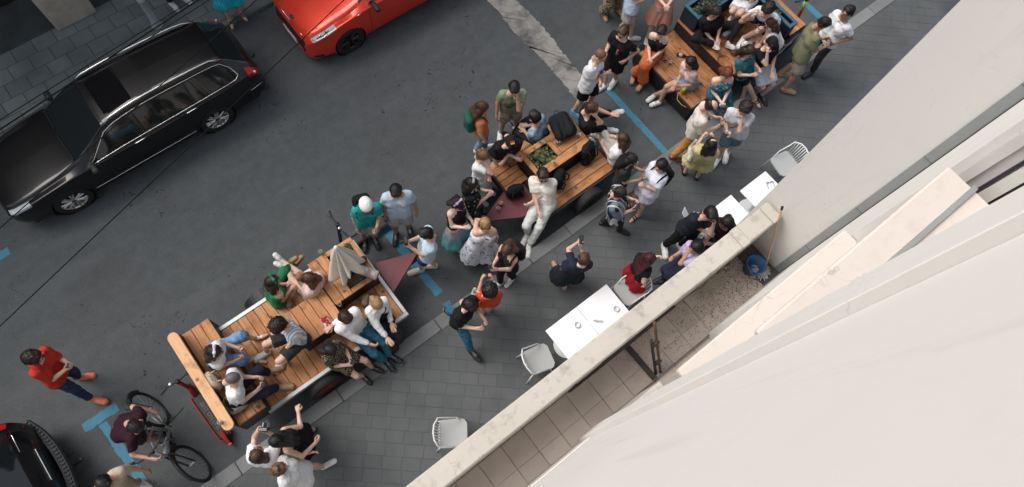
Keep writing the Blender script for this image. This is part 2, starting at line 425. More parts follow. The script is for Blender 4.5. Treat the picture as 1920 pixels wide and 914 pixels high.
ARM = {  # wrist positions in the torso frame: side (outward), forward, up from the hips
 'down': (.255,.05,-.03), 'pocket': (.20,.06,.03), 'hip': (.2,.04,.10), 'hold': (.10,.29,.27), 'phone': (.05,.30,.33), 'phoneup': (.07,.36,.60), 'face': (.05,.15,.60),
 'fold': (-.10,.20,.25), 'lap': (.06,.26,.10), 'knee': (.15,.42,.13), 'behind': (.10,-.20,.06), 'prop': (.26,-.26,-.02), 'clasp': (.03,.28,.14), 'head': (.12,.10,.74), 'swingf': (.24,.22,.08), 'swingb': (.25,-.22,.08), 'out': (.5,.1,.33)}

def person(label, hd, face, top, bottom, feet=None, seat=None, h=1.70, sex='f', skin='light', hair=('dark','long'), la='down', ra='down', shoes=('shoe',(.75,.75,.75)),
           zf=None, hz=None, w=1.0, headyaw=0.0, headpitch=-12, extra=(), dress=None, group='people gathered around the trailers', var=0, footyaw=None, cross=False):
    s = h/1.75; rng = np.random.default_rng(abs(int(hd[0]*7+hd[1]*13)) % 100000)
    fem = sex == 'f'
    # --- world anchors
    if seat is not None:
        sp = at(*seat); pel_w = sp+np.array([0,0,.10*s]); hw = at(hd[0], hd[1], hz or (seat[2]+.74*s)); base = np.array([sp[0], sp[1], 0.0]); base[2] = ground_z(sp[1])
    else:
        hz = hz or 1.60*s
        fw = [at(*p, 0) for p in feet] if feet else None
        if fw is None:
            g = ground_z(at(hd[0], hd[1], hz)[1]); hw = at(hd[0], hd[1], hz+g); base = np.array([hw[0], hw[1], g]); fw = None
        else:
            m0 = (fw[0]+fw[-1])/2; g = ground_z(m0[1]); fw = [at(*p, g) for p in feet]; m0 = (fw[0]+fw[-1])/2; base = m0; hw = at(hd[0], hd[1], hz+g)
            off = hw[:2]-base[:2]; L = np.linalg.norm(off); lim = .42*s
            if L > lim: hw[:2] = base[:2]+off*lim/L
    a0 = at(hd[0], hd[1], .8); a1 = at(hd[0]+face[0]*30, hd[1]+face[1]*30, .8); fv = unit((a1-a0)[:2]); yaw = math.atan2(fv[1], fv[0])-math.pi/2
    cs, sn = math.cos(-yaw), math.sin(-yaw)
    def loc(p): q = np.asarray(p, float)-base; return np.array([cs*q[0]-sn*q[1], sn*q[0]+cs*q[1], q[2]])
    root = empty('person', base, yaw); tag(root, label, 'person', group)
    Hc = loc(hw); X = np.array([1.,0,0]); Yv = np.array([0,1.,0]); Z = np.array([0,0,1.])
    N = Hc+np.array([0,-.045*s,-.185*s])
    if seat is not None: P = loc(pel_w)
    else: P = np.array([N[0]*.45, N[1]*.30-.0, .93*s]); 
    if seat is None and dress == 'bend': P = np.array([N[0]*.2, -.12, .90*s])
    u = unit(N-P); SL = .515*s; N2 = P+u*SL; Hc = Hc+(N2-N); N = N2
    r = unit(X-u*u[0]); fw_ = np.cross(u, r)
    sw = (.165 if fem else .19)*s*(1+.35*(w-1)); hip = .085*s*w
    hips = {1: P+r*hip, -1: P-r*hip}; sh = {i: P+u*.455*s+r*i*sw for i in (1,-1)}
    # --- legs
    ank, knee, fpos = {}, {}, {}
    for i, key in ((-1, 0), (1, 1)):
        if seat is not None:
            if feet and len(feet) > key and feet[key] is not None:
                q = feet[key]; z = q[2] if len(q) > 2 else None
                if z is None: yy = at(q[0], q[1], 0)[1]; z = ground_z(yy)
                fp = loc(at(q[0], q[1], z))
            else: fp = P+np.array([i*.10, .42*s, -.50*s])
        elif fw is not None:
            q = [loc(p) for p in fw]
            fp = min(q, key=lambda p: p[0]) if i == -1 else max(q, key=lambda p: p[0])
            if len(q) == 1: fp = q[0]+np.array([i*.09, 0, 0])
        else: fp = np.array([i*.10*s, rng.uniform(-.05,.05), 0])
        fp = np.array(fp); fpos[i] = fp
        a = fp+np.array([0,-.0,.085*s])
        if a[2] > .3 and False: pass
        pole = np.array([i*.12, 1, .25]) if seat is None else np.array([i*.25 if not cross else i*1.3, .7, 1.0 if not cross else .35])
        knee[i], ank[i] = ik(hips[i], a, .435*s, .425*s, pole); fpos[i] = ank[i]-np.array([0,0,.085*s])
    # --- arms
    elb, wri, fing = {}, {}, {}
    for i, arm in ((-1, la), (1, ra)):
        if isinstance(arm, str):
            o = ARM[arm]; t = P+(r*i*o[0]+fw_*o[1]*1.0+u*o[2])*s
            if arm == 'down' and seat is None: t = sh[i]+np.array([i*.06, .06, -.52])*s
        else: t = loc(at(*arm))
        pole = r*i*.28-fw_*.5-u*.9
        if arm in ('face', 'phoneup', 'head'): pole = r*i*.4-u*1.0
        if arm == 'prop': pole = -fw_*1.0+r*i*.3
        elb[i], wri[i] = ik(sh[i], t, .285*s, .25*s, pole)
    # --- skin
    allp = np.array(list(knee.values())+list(ank.values())+list(elb.values())+list(wri.values())+[P, N, Hc]+list(sh.values()))
    lo, hi = allp.min(0)-.16*w, allp.max(0)+.16*w
    def torso(f, add, k=.04, cuts=(), top_=True, low=True):
        for i in (1, -1):
            x = r*i
            p0 = P+x*.078*s*w-u*.03*s; p1 = P+x*(.062 if fem else .07)*s*w+u*.15*s; p2 = P+x*(.078 if fem else .092)*s*w+u*.33*s; p3 = P+x*(sw-.05*s)+u*.43*s
            r0, r1, r2 = ((.110,.086,.092) if fem else (.098,.090,.100)); r0, r1, r2 = r0*s*w, r1*s*w, r2*s*w
            if low: f.cone(p0, p1, r0+add, r1+add, k, cuts)
            f.cone(p1, p2, r1+add, r2+add, k, cuts)
            if top_: f.cone(p2, p3, r2+add*.8, .062*s+add, k, cuts); f.cone(p3, N-u*.02*s, .058*s+add*.6, .05*s+add*.4, k, cuts)
            if fem: f.cone(p2+fw_*.055*s, p2+fw_*.06*s-u*.02, .062*s*w+add, .062*s*w+add, .03, cuts)
    f = Field(lo, hi, .0185); torso(f, 0); f.cone(N-u*.02, Hc+np.array([0,-.03,-.06])*s, .055*s, .05*s, .03)
    for i in (1, -1):
        f.cone(sh[i]-r*i*.02, elb[i], .052*s, .040*s, .03); f.cone(elb[i], wri[i], .041*s, .027*s, .015)
        f.cone(hips[i], knee[i], .083*s*w, .055*s*math.sqrt(w), .03); m = knee[i]*.68+ank[i]*.32; bk = unit(np.cross(knee[i]-ank[i], X)+1e-6); f.cone(knee[i], m, .052*s, .054*s*math.sqrt(w), .015); f.cone(m, ank[i], .053*s, .036*s, .015)
        f.cone(ank[i], ank[i]-Z*.04, .036*s, .036*s, .01)
    Vb, Fb = f.mesh(); mb = np.zeros(len(Fb), int)
    parts = [(Vb, Fb, mb)]
    # head
    hy, hp = math.radians(headyaw), math.radians(headpitch)
    Rh = np.array(Matrix.Rotation(hy, 3, 'Z') @ Matrix.Rotation(hp, 3, 'X'))
    if True:
        lean = Matrix.Rotation(-math.atan2(u[1], u[2])*.35, 3, 'X'); Rh = np.array(lean) @ Rh
    Th = lambda v: (np.asarray(v)*s*1.0) @ Rh.T + Hc
    parts.append((Th(HEAD[0]), HEAD[1], HEAD[2]))
    for i, arm in ((-1, la), (1, ra)):
        kind = 'relax' if arm in ('down','swingf','swingb','behind') else 'flat' if arm in ('prop','knee','lap','out') else 'fist' if arm in ('fold','pocket','clasp') else 'grip'
        hv, hf = HAND[kind]; hv = hv.copy()*s*.98
        if i == -1: hv[:,0] *= -1; hf = hf[:, ::-1]
        y = unit(wri[i]-elb[i]); pn = -r*i*.7-u*.35-fw_*.15
        if arm in ('prop', 'knee', 'lap'): pn = np.array([0,0,-1.]); y = unit(y*np.array([1,1,.2])+fw_*.3)
        if arm in ('phone', 'hold', 'phoneup'): pn = -r*i*.8+fw_*.1; y = unit(y+u*.4)
        z = -unit(pn-y*pn.dot(y)); x = np.cross(y, z)
        parts.append((hv[:,[0]]*x+hv[:,[1]]*y+hv[:,[2]]*z+wri[i], hf, np.zeros(len(hf), int))); fing[i] = wri[i]+y*.10*s
    k = 0; VV, FF, MM = [], [], []
    for v, q, m in parts: VV.append(v); FF.append(q+k); MM.append(m); k += len(v)
    link('body', mesh_data('body', np.concatenate(VV), np.concatenate(FF), (SKIN[skin], LIP if False else EYE, LIP), np.concatenate(MM), True), root)
    # --- hair
    if hair:
        hv, hf = hair_cached(hair[1], var % 2); link('hair', mesh_data('hair', Th(hv), hf, (HAIR[hair[0]],), None, True), root)
    # --- trousers, shorts, skirts
    flo, fhi = lo-.1, hi+.1
    if bottom:
        kind, mt = bottom[0], bottom[1]; ln = bottom[2] if len(bottom) > 2 else None
        f = Field(flo, fhi, .0185)
        wz = P+u*.10*s
        if kind in ('trousers', 'shorts', 'wide'):
            fr = {'trousers': 1.93, 'wide': 1.95, 'shorts': .78}[kind] if ln is None else ln
            a_ = {'trousers': .016, 'wide': .045, 'shorts': .034}[kind]
            for i in (1, -1):
                f.cone(P+r*i*.07*s*w+u*.06*s, P+r*i*.08*s*w-u*.03*s, .098*s*w+.012, .106*s*w+.012, .04, [(wz, u)])
                t1 = min(fr, 1.0); e1 = hips[i]+(knee[i]-hips[i])*t1; d1 = unit(knee[i]-hips[i])
                f.cone(hips[i]-d1*.02, e1+d1*.03*(fr < 1), (.085*w+.02)*s, (.058*math.sqrt(w)+a_)*s+(.015 if fr < 1 else 0), .04, [(e1, d1)] if fr < 1 else [])
                if fr > 1:
                    d2 = unit(ank[i]-knee[i]); e2 = knee[i]+(ank[i]-knee[i])*(fr-1)
                    f.cone(knee[i], e2+d2*.02, (.056*math.sqrt(w)+a_)*s, (.044+a_*(1.6 if kind == 'wide' else 1.0))*s, .02, [(e2, d2)])
            f.wrinkle(.0055, .075, rng, 5)
        else:  # skirt hanging from the waist
            ln = ln or .55; fl = bottom[3] if len(bottom) > 3 else .12
            if seat is None:
                c0 = P+u*.08*s; c1 = P-Z*ln*s+Yv*.0
                mid = (knee[1]+knee[-1])/2
                for i in (1, -1): f.cone(c0+r*i*.05*w, c1+r*i*(.05*w+fl*.5)+Yv*.02, .10*s*w, .12*s*w+fl*.55, .06, [(c1, -Z), (wz, u)])
                f.wrinkle(.010, .10, rng, 6, (1.5,1.5,.15))
            else:
                for i in (1, -1):
                    f.cone(P+r*i*.07*s*w+u*.06*s, P+r*i*.08*s*w-u*.03*s, .10*s*w+.012, .108*s*w+.014, .04, [(wz, u)])
                    e1 = hips[i]+(knee[i]-hips[i])*min(1, ln*1.6); d1 = unit(knee[i]-hips[i]); f.cone(hips[i], e1, .10*s*w, .082*s, .11, [(e1-d1*.02, d1)])
                    if ln > .6: d2 = unit(ank[i]-knee[i]); e2 = knee[i]+(ank[i]-knee[i])*(ln-.5); f.cone(knee[i], e2, .078*s, .085*s, .10, [(e2, d2)])
                f.wrinkle(.008, .09, rng, 6)
        v, q = f.mesh(); link({'trousers':'trousers','wide':'trousers','shorts':'shorts'}.get(kind, 'skirt'), mesh_data('bottom', v, q, (mt,), None, True), root)
    # --- top
    if top:
        kind, mt = top[0], top[1]; hem = top[2] if len(top) > 2 else -.06; f = Field(flo, fhi, .0185)
        add = {'tee': .019, 'long': .022, 'tank': .019, 'loose': .036, 'cape': .05}[kind]
        hp_ = P+u*hem*s; cuts = [(hp_, -u)]
        if kind == 'tank':
            torso(f, add, .04, cuts+[(P+u*.395*s, unit(u+fw_*.12))])
            for i in (1, -1): f.cone(P+r*i*.085*s+u*.35*s+fw_*.115*s*w, P+r*i*.095*s+u*.485*s, .02, .021, .01); f.cone(P+r*i*.095*s+u*.485*s, P+r*i*.085*s+u*.35*s-fw_*.10*s*w, .021, .02, .01)
        else:
            torso(f, add, .04, cuts+[(N-u*.025*s, unit(u+fw_*.25))])
            if kind in ('loose','tee','long') and hem < -.02 and seat is None:
                for i in (1, -1): f.cone(P+r*i*.075*s*w+u*.10*s, P+r*i*.085*s*w+u*(hem-.02)*s, (.097*w)*s+add, (.110*w)*s+add, .05, cuts)
            sl = {'tee': .62, 'loose': .75, 'long': 1.9, 'cape': 1.0}[kind]
            if len(top) > 3: sl = top[3]
            for i in (1, -1):
                t1 = min(1, sl); e = sh[i]+(elb[i]-sh[i])*t1; d = unit(elb[i]-sh[i])
                f.cone(sh[i]-r*i*.025, e+d*.03*(sl < 1), .058*s+add*.6, .047*s+add*(1.0 if sl < 1 else .6), .03, [(e, d)] if sl < 1 else [])
                if sl > 1: d2 = unit(wri[i]-elb[i]); e2 = elb[i]+(wri[i]-elb[i])*(sl-1); f.cone(elb[i], e2+d2*.02, .046*s+add*.5, .034*s+add*.5, .02, [(e2, d2)])
                if kind == 'cape': f.cone(sh[i], P+r*i*.20*s+u*.0, .08, .13, .1, cuts); 
        f.wrinkle(.0048 if kind != 'tank' else .0015, .075, rng, 6, (1,1,.7))
        v, q = f.mesh(); ob = link({'tank':'top','cape':'poncho','long':'shirt'}.get(kind, 'shirt'), mesh_data('top', v, q, (mt,), None, True), root)
    # --- shoes
    if shoes:
        sv, sf, sm = SHOE[shoes[0]]; c1 = shoes[1]; c2 = shoes[2] if len(shoes) > 2 else (.78,.78,.76)
        mats = [plain('shoe_%02x%02x%02x' % tuple(int(255*x) for x in c), c, .55) for c in (c1, c2)]+[plain('shoe_lace_%d' % int(c1[0]*10), tuple(min(.6, x*1.0+.10) for x in c1), .7)]
        if shoes[0] == 'foot': mats[0] = SKIN[skin]; mats[1] = plain('sandal_%02x%02x%02x' % tuple(int(255*x) for x in c1), c1, .6)
        if shoes[0] == 'flat': mats[2] = mats[0]
        for i in (1, -1):
            v = sv.copy()*s*(.96 if fem else 1.04)
            if i == -1: v[:,0] *= -1; q = sf[:, ::-1]
            else: q = sf
            fy = -i*.14 if footyaw is None else math.radians(footyaw)
            pitch = 0.0
            if seat is not None:
                sd_ = ank[i]-knee[i]; 
                fl = math.atan2(sd_[1], -sd_[2]) if abs(sd_[2]) > .02 else 0; pitch = max(-.2, min(.9, fl*.7))
                zg = ground_z(base[1]) if False else 0
            elif fw is not None and abs(fpos[1][1]-fpos[-1][1]) > .45 and fpos[i][1] < 0: pitch = -.45
            M = np.array(Matrix.Rotation(fy, 3, 'Z') @ Matrix.Rotation(pitch, 3, 'X'))
            piv = np.array([0,-.04,.085])*s
            v = (v-piv) @ M.T + piv+fpos[i]+np.array([0,.04,0])*s
            link('sandal' if shoes[0] == 'foot' else 'shoe', mesh_data('shoe', v, q, mats, sm, True), root)
    # --- accessories that are worn
    I = dict(root=root, P=P, N=N, Hc=Hc, Th=Th, u=u, r=r, f=fw_, sh=sh, wri=wri, elb=elb, hand=fing, s=s, base=base, yaw=yaw, knee=knee, hips=hips, ank=ank, w=w)
    for e in extra: e(I)
    return I
def world_of(I, p):
    c, s_ = math.cos(I['yaw']), math.sin(I['yaw']); return np.array([c*p[0]-s_*p[1], s_*p[0]+c*p[1], p[2]])+I['base']
# ------------------------------------------------------------------ the street
def asphalt_mat():
    t = NT('asphalt'); v = t.coord(); 
    fine = t.noise(v, 62, 3, .75); mid = t.noise(v, 5, 5, .6); big = t.noise(v, .55, 4, .55); grit = t.voro(v, 120)
    mpv = t.coord('Object', (.35, 1.6, 1)); track = t.noise(mpv, 1.1, 3)
    c = t.mix((.051,.0575,.061), (.070,.078,.0825), t.ramp(mid, [(.3,0),(.72,1)]))
    c = t.mix(c, (.040,.044,.046), t.ramp(big, [(.52,0),(.78,.6)])); c = t.mix(c, (.085,.094,.100), t.ramp(track, [(.52,0),(.8,.7)]))
    c = t.mix(c, (.17,.175,.177), t.ramp(fine, [(.52,0),(.74,.62)]))
    c = t.mix(c, (.018,.018,.018), t.ramp(grit, [(.05,.8),(.16,0)]))
    dn = t.n('TexNoise'); dn.inputs['Scale'].default_value = 4; dn.inputs['Detail'].default_value = 4; t.l(v, dn.inputs['Vector']); dv = t.n('VectorMath', operation='MULTIPLY_ADD'); t.l(dn.outputs['Color'], dv.inputs[0]); dv.inputs[1].default_value = (.5,.5,.0); t.l(v, dv.inputs[2]); v = dv.outputs[0]
    sp = t.voro(v, 2.6); sn = t.noise(v, .9, 3); sm = t.n('Math', operation='MULTIPLY'); t.l(t.ramp(sp, [(.05,1),(.085,0)]), sm.inputs[0]); t.l(t.ramp(sn, [(.5,0),(.58,1)]), sm.inputs[1])
    c = t.mix(c, (.012,.012,.012), sm.outputs[0])
    s2 = t.voro(v, 9.0); s3 = t.noise(v, .7, 4); s4 = t.n('Math', operation='MULTIPLY'); t.l(t.ramp(s2, [(.10,.85),(.20,0)]), s4.inputs[0]); t.l(t.ramp(s3, [(.50,0),(.57,1)]), s4.inputs[1])
    c = t.mix(c, (.014,.014,.014), s4.outputs[0])
    w = t.voro(v, 6.0); c = t.mix(c, (.24,.24,.23), t.ramp(w, [(.012,.9),(.02,0)]))
    t.col(c); t.rough(.88); t.spec(.3); t.bump(fine, .4, .006); return t.m
ASPH = asphalt_mat()
def slab_mat(name, a, b, tint):
    t = NT(name); v = t.coord('Object', rnd=True); n = t.noise(v, 3.2, 5); f = t.noise(v, 90, 3)
    c = t.mix(a, b, t.oi.outputs['Random']); c = t.mix(c, tint, t.ramp(n, [(.4,0),(.75,.65)])); c = t.mix(c, [x*.6 for x in a], t.ramp(f, [(.55,0),(.8,.5)]))
    wv = t.n('TexCoord'); ge = t.n('NewGeometry'); d = t.noise(ge.outputs['Position'], .9, 4); c = t.mix(c, [x*.62 for x in a], t.ramp(d, [(.5,0),(.75,.8)]))
    sp = t.voro(ge.outputs['Position'], 3.2); c = t.mix(c, (.02,.02,.02), t.ramp(sp, [(.02,.9),(.05,0)]))
    t.col(c); t.rough(.8); t.spec(.3); t.bump(f, .3, .004); return t.m
SLAB = slab_mat('paving_slab', (.075,.081,.084), (.090,.096,.099), (.069,.076,.079))
SLABF = slab_mat('paving_slab_far', (.125,.146,.146), (.18,.20,.196), (.112,.13,.128))
GRANITE = slab_mat('granite_kerb', (.14,.148,.15), (.185,.192,.194), (.155,.163,.163))
GROUT = plain('joint_dirt', (.052,.058,.061), .95, var=.6, scale=2.2)
CONC = None
def conc_mat():
    t = NT('old_concrete'); v = t.coord(); n = t.noise(v, 2.2, 5, .65); f = t.noise(v, 70, 3, .7); g = t.voro(v, 26)
    c = t.mix((.075,.078,.078), (.27,.26,.24), t.ramp(n, [(.34,0),(.56,1)])); c = t.mix(c, (.055,.057,.058), t.ramp(f, [(.55,0),(.72,.75)])); c = t.mix(c, (.36,.35,.33), t.ramp(g, [(.05,.6),(.12,0)]))
    t.col(c); t.rough(.92); t.bump(f, .6, .01); return t.m
CONC = conc_mat()
def blue_mat():
    t = NT('worn_blue_paint'); v = t.coord(); n = t.noise(v, 9, 5, .7); f = t.noise(v, 130, 3, .7)
    k = t.ramp(n, [(.24,0),(.44,1)]); k2 = t.ramp(f, [(.25,.4),(.5,1)]); m = t.n('Math', operation='MULTIPLY'); t.l(k, m.inputs[0]); t.l(k2, m.inputs[1])
    t.col(t.mix((.05,.054,.056), t.mix((.026,.145,.23), (.045,.205,.305), t.noise(v, 3, 3)), m.outputs[0])); t.rough(.75); t.bump(f, .4, .005); return t.m
BLUE = blue_mat()

m = MB(); m.add([(-150,-150,-.06),(150,-150,-.06),(150,150,-.06),(-150,150,-.06)], [(0,1,2,3)]); tag(m.build('ground', GROUT), kind='structure')
m = MB(); m.add([(-60,2.6,0),(90,2.6,0),(90,9.75,0),(-60,9.75,0)], [(0,1,2,3)]); tag(m.build('road', ASPH), kind='structure')

def ragged_strip(pts_a, pts_b, z, jit, sub=7, seed=1):
    """flat sheet between two edges, edges broken up unevenly"""
    rg = random.Random(seed); m = MB()
    def dens(p):
        o = []
        for i in range(len(p)-1):
            for k in range(sub): t = k/sub; o.append((p[i][0]+(p[i+1][0]-p[i][0])*t+rg.uniform(-jit,jit), p[i][1]+(p[i+1][1]-p[i][1])*t+rg.uniform(-jit,jit)))
        o.append(p[-1][:2]); return o
    a, b = dens(pts_a), dens(pts_b); n = len(a)
    m.add([(x,y,z) for x,y in a]+[(x,y,z) for x,y in b], [(i,i+1,n+i+1,n+i) for i in range(n-1)]); return m
A = [(885,-30),(912,0),(935,23),(958,54),(981,79),(1001,95),(1034,131),(1057,158),(1080,186)]
B = [(945,-30),(968,0),(1004,36),(1031,66),(1054,98),(1077,125),(1093,144),(1100,165),(1104,196)]
tag(ragged_strip([at(*p)[:2] for p in A], [at(*p)[:2] for p in B], .004, .02, 14, 3).build('concrete_patch', CONC), kind='structure')
def blue_line(p, q, w, seed, jit=.012):
    p, q = np.array(p), np.array(q); d = unit_2(q-p); n = np.array([-d[1], d[0]])*w/2; k = max(2, int(np.linalg.norm(q-p)/.3)+1)
    a = [p+n+(q-p)*i/k for i in range(k+1)]; b = [p-n+(q-p)*i/k for i in range(k+1)]
    tag(ragged_strip(a, b, .0045, jit, 6, seed).build('parking_line', BLUE), kind='structure')
def unit_2(v): return v/np.linalg.norm(v)
blue_line((6.63,4.33),(6.63,2.63),.13,1,.004); blue_line((-4.15,4.47),(-3.58,4.47),.16,2); blue_line((-3.88,4.36),(-3.80,3.2),.14,3,.016)
blue_line((1.12,4.50),(1.72,4.47),.17,4); blue_line((1.50,4.40),(1.56,2.92),.15,5,.01); blue_line((1.57,2.72),(1.56,2.63),.13,6,.02)
blue_line((-4.3,7.9),(-3.80,7.9),.16,7); blue_line((11.45,4.3),(11.47,2.66),.14,8,.006)

# kerbs --------------------------------------------------------------------------------------
m = MB(); m.box((-60,2.36,-.05),(90,2.6,.06)); kerb = tag(m.build('kerb', GROUT), kind='structure')
x = -6.0; rg = random.Random(4)
while x < 16:
    L = rg.uniform(.75, 1.05); b = MB(); b.box((0,0,0),(L-.008,.242,.2), bev=.012); b.build('kerb_stone', GRANITE, kerb, (x, 2.362+rg.uniform(-.004,.004), -.092+rg.uniform(-.003,.003))); x += L
m = MB(); m.box((-60,9.755,-.05),(90,9.9,.06)); kerb2 = tag(m.build('kerb_far', GROUT), kind='structure')
x = -4.0
while x < 6:
    L = rg.uniform(.8, 1.0); b = MB(); b.box((0,0,0),(L-.008,.15,.2), bev=.012); b.build('kerb_stone', SLABF, kerb2, (x, 9.752, -.095)); x += L

# paved footways ------------------------------------------------------------------------------
def clip_poly(poly, a, b, c):                       # keep a*x+b*y <= c
    o = []
    for i in range(len(poly)):
        p, q = poly[i], poly[(i+1) % len(poly)]; dp, dq = a*p[0]+b*p[1]-c, a*q[0]+b*q[1]-c
        if dp <= 0: o.append(p)
        if dp*dq < 0: t = dp/(dp-dq); o.append((p[0]+(q[0]-p[0])*t, p[1]+(q[1]-p[1])*t))
    return o
def poly_slab(poly, z0, z1, ch=.003):
    m = MB(); c = np.mean(np.array(poly), 0); inn = [tuple(c+(np.array(p)-c)*(1-ch/max(.02, np.linalg.norm(np.array(p)-c)))) for p in poly]; n = len(poly)
    m.add([(x,y,z0) for x,y in poly]+[(x,y,z1-.002) for x,y in poly]+[(x,y,z1) for x,y in inn],
          [tuple(range(2*n,3*n))]+[(i,(i+1)%n,n+(i+1)%n,n+i) for i in range(n)]+[(n+i,n+(i+1)%n,2*n+(i+1)%n,2*n+i) for i in range(n)]); return m
def pix(p):
    c = RC.T @ (np.array(p)-np.array([0,0,CAM_H])); return c[0]/c[2]*FPX+960, c[1]/c[2]*FPX+457
m = MB(); m.box((-60,-.6,-.05),(90,2.36,.0968)); pav = tag(m.build('pavement', GROUT), kind='structure')
TH = math.radians(-41.6); ct, st = math.cos(TH), math.sin(TH); SLW, SLH = .30, .2
cand = []; full = MB(); full.add([], []); g = .0024
whole = [(g-SLW/2, g-SLH/2),(SLW/2-g, g-SLH/2),(SLW/2-g, SLH/2-g),(g-SLW/2, SLH/2-g)]
WH = poly_slab(whole, -.06, 0).mesh('slab', SLAB)
for j in range(-90, 60):
    shift = rg.random()*.3
    for i in range(-60, 60):
        u_, v_ = i*SLW+shift, j*SLH; cx, cy = ct*u_-st*v_, st*u_+ct*v_
        if not (-5.5 < cx < 15.5 and .0 < cy < 2.6): continue
        px, py = pix((cx, cy, .1)); vis = -40 < px < 1960 and -40 < py < 950 and py < 385-.774*(px-1450)+45 and px < 1830-.98*(py) +40
        cand.append((0 if vis else 1, cx*cx+cy*cy, u_, v_, cx, cy))
cand.sort(); rest = MB(); nparts = 0
for (iv, d, u_, v_, cx, cy) in cand:
    q = [(ct*(u_+a)-st*(v_+b), st*(u_+a)+ct*(v_+b)) for a, b in whole]; q2 = clip_poly(q, 0, 1, 2.352)
    if len(q2) < 3: continue
    z = .1+rg.uniform(-.0015, .0015)
    if iv == 0 and nparts < 300:
        nparts += 1
        if len(q2) == 4 and q2 == q: o = link('slab', WH, pav, (cx, cy, z)); o.rotation_euler = (rg.uniform(-.006,.006), rg.uniform(-.006,.006), TH)
        else: poly_slab(q2, z-.06, z).build('slab', SLAB, pav)
    else:
        s_ = poly_slab(q2, z-.06, z); rest.add(s_.v, s_.f)
tag(rest.build('slabs', SLAB, pav), kind='stuff')

m = MB(); m.box((-60,9.9,-.05),(90,12.6,.0965)); pav2 = tag(m.build('pavement_far', GROUT), kind='structure')
FW = MB(); FW.box((.004,.004,-.06),(.40-.004,.33-.004,0), bev=.005); FWm = FW.mesh('slab', SLABF)
for j in range(5):
    for i in range(-16, 21):
        x = i*.40+(.2 if j % 2 else 0)-.1; y = 9.905+j*.33
        if -6 < x < 8: link('slab', FWm, pav2, (x, y, .1+rg.uniform(-.0015,.0015)))

# ------------------------------------------------------------------ the building across the street
STONE = plain('stained_stone', (.42,.375,.315), .85, var=.45, scale=4, bump=.4); DARKG = plain('dark_shop_glass', (.012,.013,.014), .12, spec=.6); DARKF = plain('dark_frame', (.02,.019,.018), .5)
PLAST = plain('reflection_dark_plaster', (.042,.048,.056), .9, var=.2, scale=3)  # unseen upper wall: dark colour and height set for the car roof reflection
def mpart(fn, name, mat, parent, **k):
    m = MB(); fn(m); return m.build(name, mat, parent, **k)
bf = empty('building', (0,12.4,.1)); tag(bf, 'building across the street with a stained stone pier and dark shop front', 'building')
mpart(lambda m: m.box((-.39,-.97,.0),(.39,.3,9), bev=.02), 'pier', STONE, bf, loc=(-.80,0,0)); 
mpart(lambda m: m.box((-14,.26,0),(-.80-.39,.6,9)), 'wall', PLAST, bf); mpart(lambda m: m.box((-.80+.39,.26,0),(16,.6,9)), 'wall', PLAST, bf)
for xa, xb in ((-4.2,-1.32),(-.40,2.2),(2.5,5.0)):
    mpart(lambda m: m.box((xa,.20,.35),(xb,.258,3.0)), 'shop_window', DARKG, bf); mpart(lambda m: m.box((xa,.14,.02),(xb,.258,.35), bev=.01), 'plinth', DARKF, bf)
    for xx in np.linspace(xa, xb-.06, 4): mpart(lambda m: m.box((xx,.15,.35),(xx+.06,.198,3.0)), 'mullion', DARKF, bf)
for i in range(5):
    xx = -4+i*2.2; w_ = mpart(lambda m: m.box((xx,.22,4.3),(xx+1.1,.257,6.1)), 'window', DARKG, bf); mpart(lambda m: m.box((xx-.08,.16,4.2),(xx+1.18,.257,4.29), bev=.01), 'sill', STONE, w_)

# ------------------------------------------------------------------ the near building: balcony below the camera
def plaster(name, a, b, dirt, grow=.6):
    t = NT(name); ge = t.n('NewGeometry'); v = ge.outputs['Position']; n = t.noise(v, 1.1, 4); f = t.noise(v, 55, 4); d = t.noise(v, 6.5, 6, .65)
    c = t.mix(a, b, n); c = t.mix(c, dirt, t.ramp(d, [(.55,0),(.8,grow)])); mp = t.n('Mapping'); mp.inputs['Scale'].default_value = (7,7,.5); t.l(v, mp.inputs['Vector']); sk = t.noise(mp.outputs[0], 1.0, 5, .6); c = t.mix(c, [x*.86 for x in dirt], t.ramp(sk, [(.56,0),(.8,.5)])); mq = t.n('TexNoise'); mq.inputs['Scale'].default_value = 5; t.l(v, mq.inputs['Vector']); mv = t.mix((0,0,0), (1,1,1), .5); va = t.n('VectorMath', operation='MULTIPLY_ADD'); t.l(mq.outputs['Color'], va.inputs[0]); va.inputs[1].default_value = (.35,.35,.35); t.l(v, va.inputs[2]); ed = t.voro(va.outputs[0], 1.7, 'DISTANCE_TO_EDGE'); gm = t.n('Math', operation='MULTIPLY'); t.l(t.ramp(ed, [(.0,1),(.006,0)]), gm.inputs[0]); t.l(t.ramp(n, [(.50,0),(.60,grow)]), gm.inputs[1]); c = t.mix(c, [x*.55 for x in dirt], gm.outputs[0]); t.col(c); t.rough(.9); t.spec(.2); t.bump(f, .12, .004); return t.m
WALL = plaster('painted_plaster', (.625,.61,.58), (.67,.655,.625), (.57,.555,.527), .3)
WALL2 = plaster('painted_plaster_grey', (.60,.588,.56), (.645,.633,.605), (.54,.528,.503), .3)
PINK = plaster('pink_plaster_ledge', (.515,.462,.42), (.56,.52,.485), (.44,.39,.35), .5)
COPING = plaster('parapet_render', (.36,.337,.295), (.48,.456,.418), (.19,.17,.14), .9)
ZINC = plain('zinc_flashing', (.30,.315,.31), .5, metal=.3, var=.15, scale=3); GAP = plain('dark_gap', (.02,.018,.03), .8)
FRAME = plain('window_frame', (.58,.57,.54), .5); TILE = None
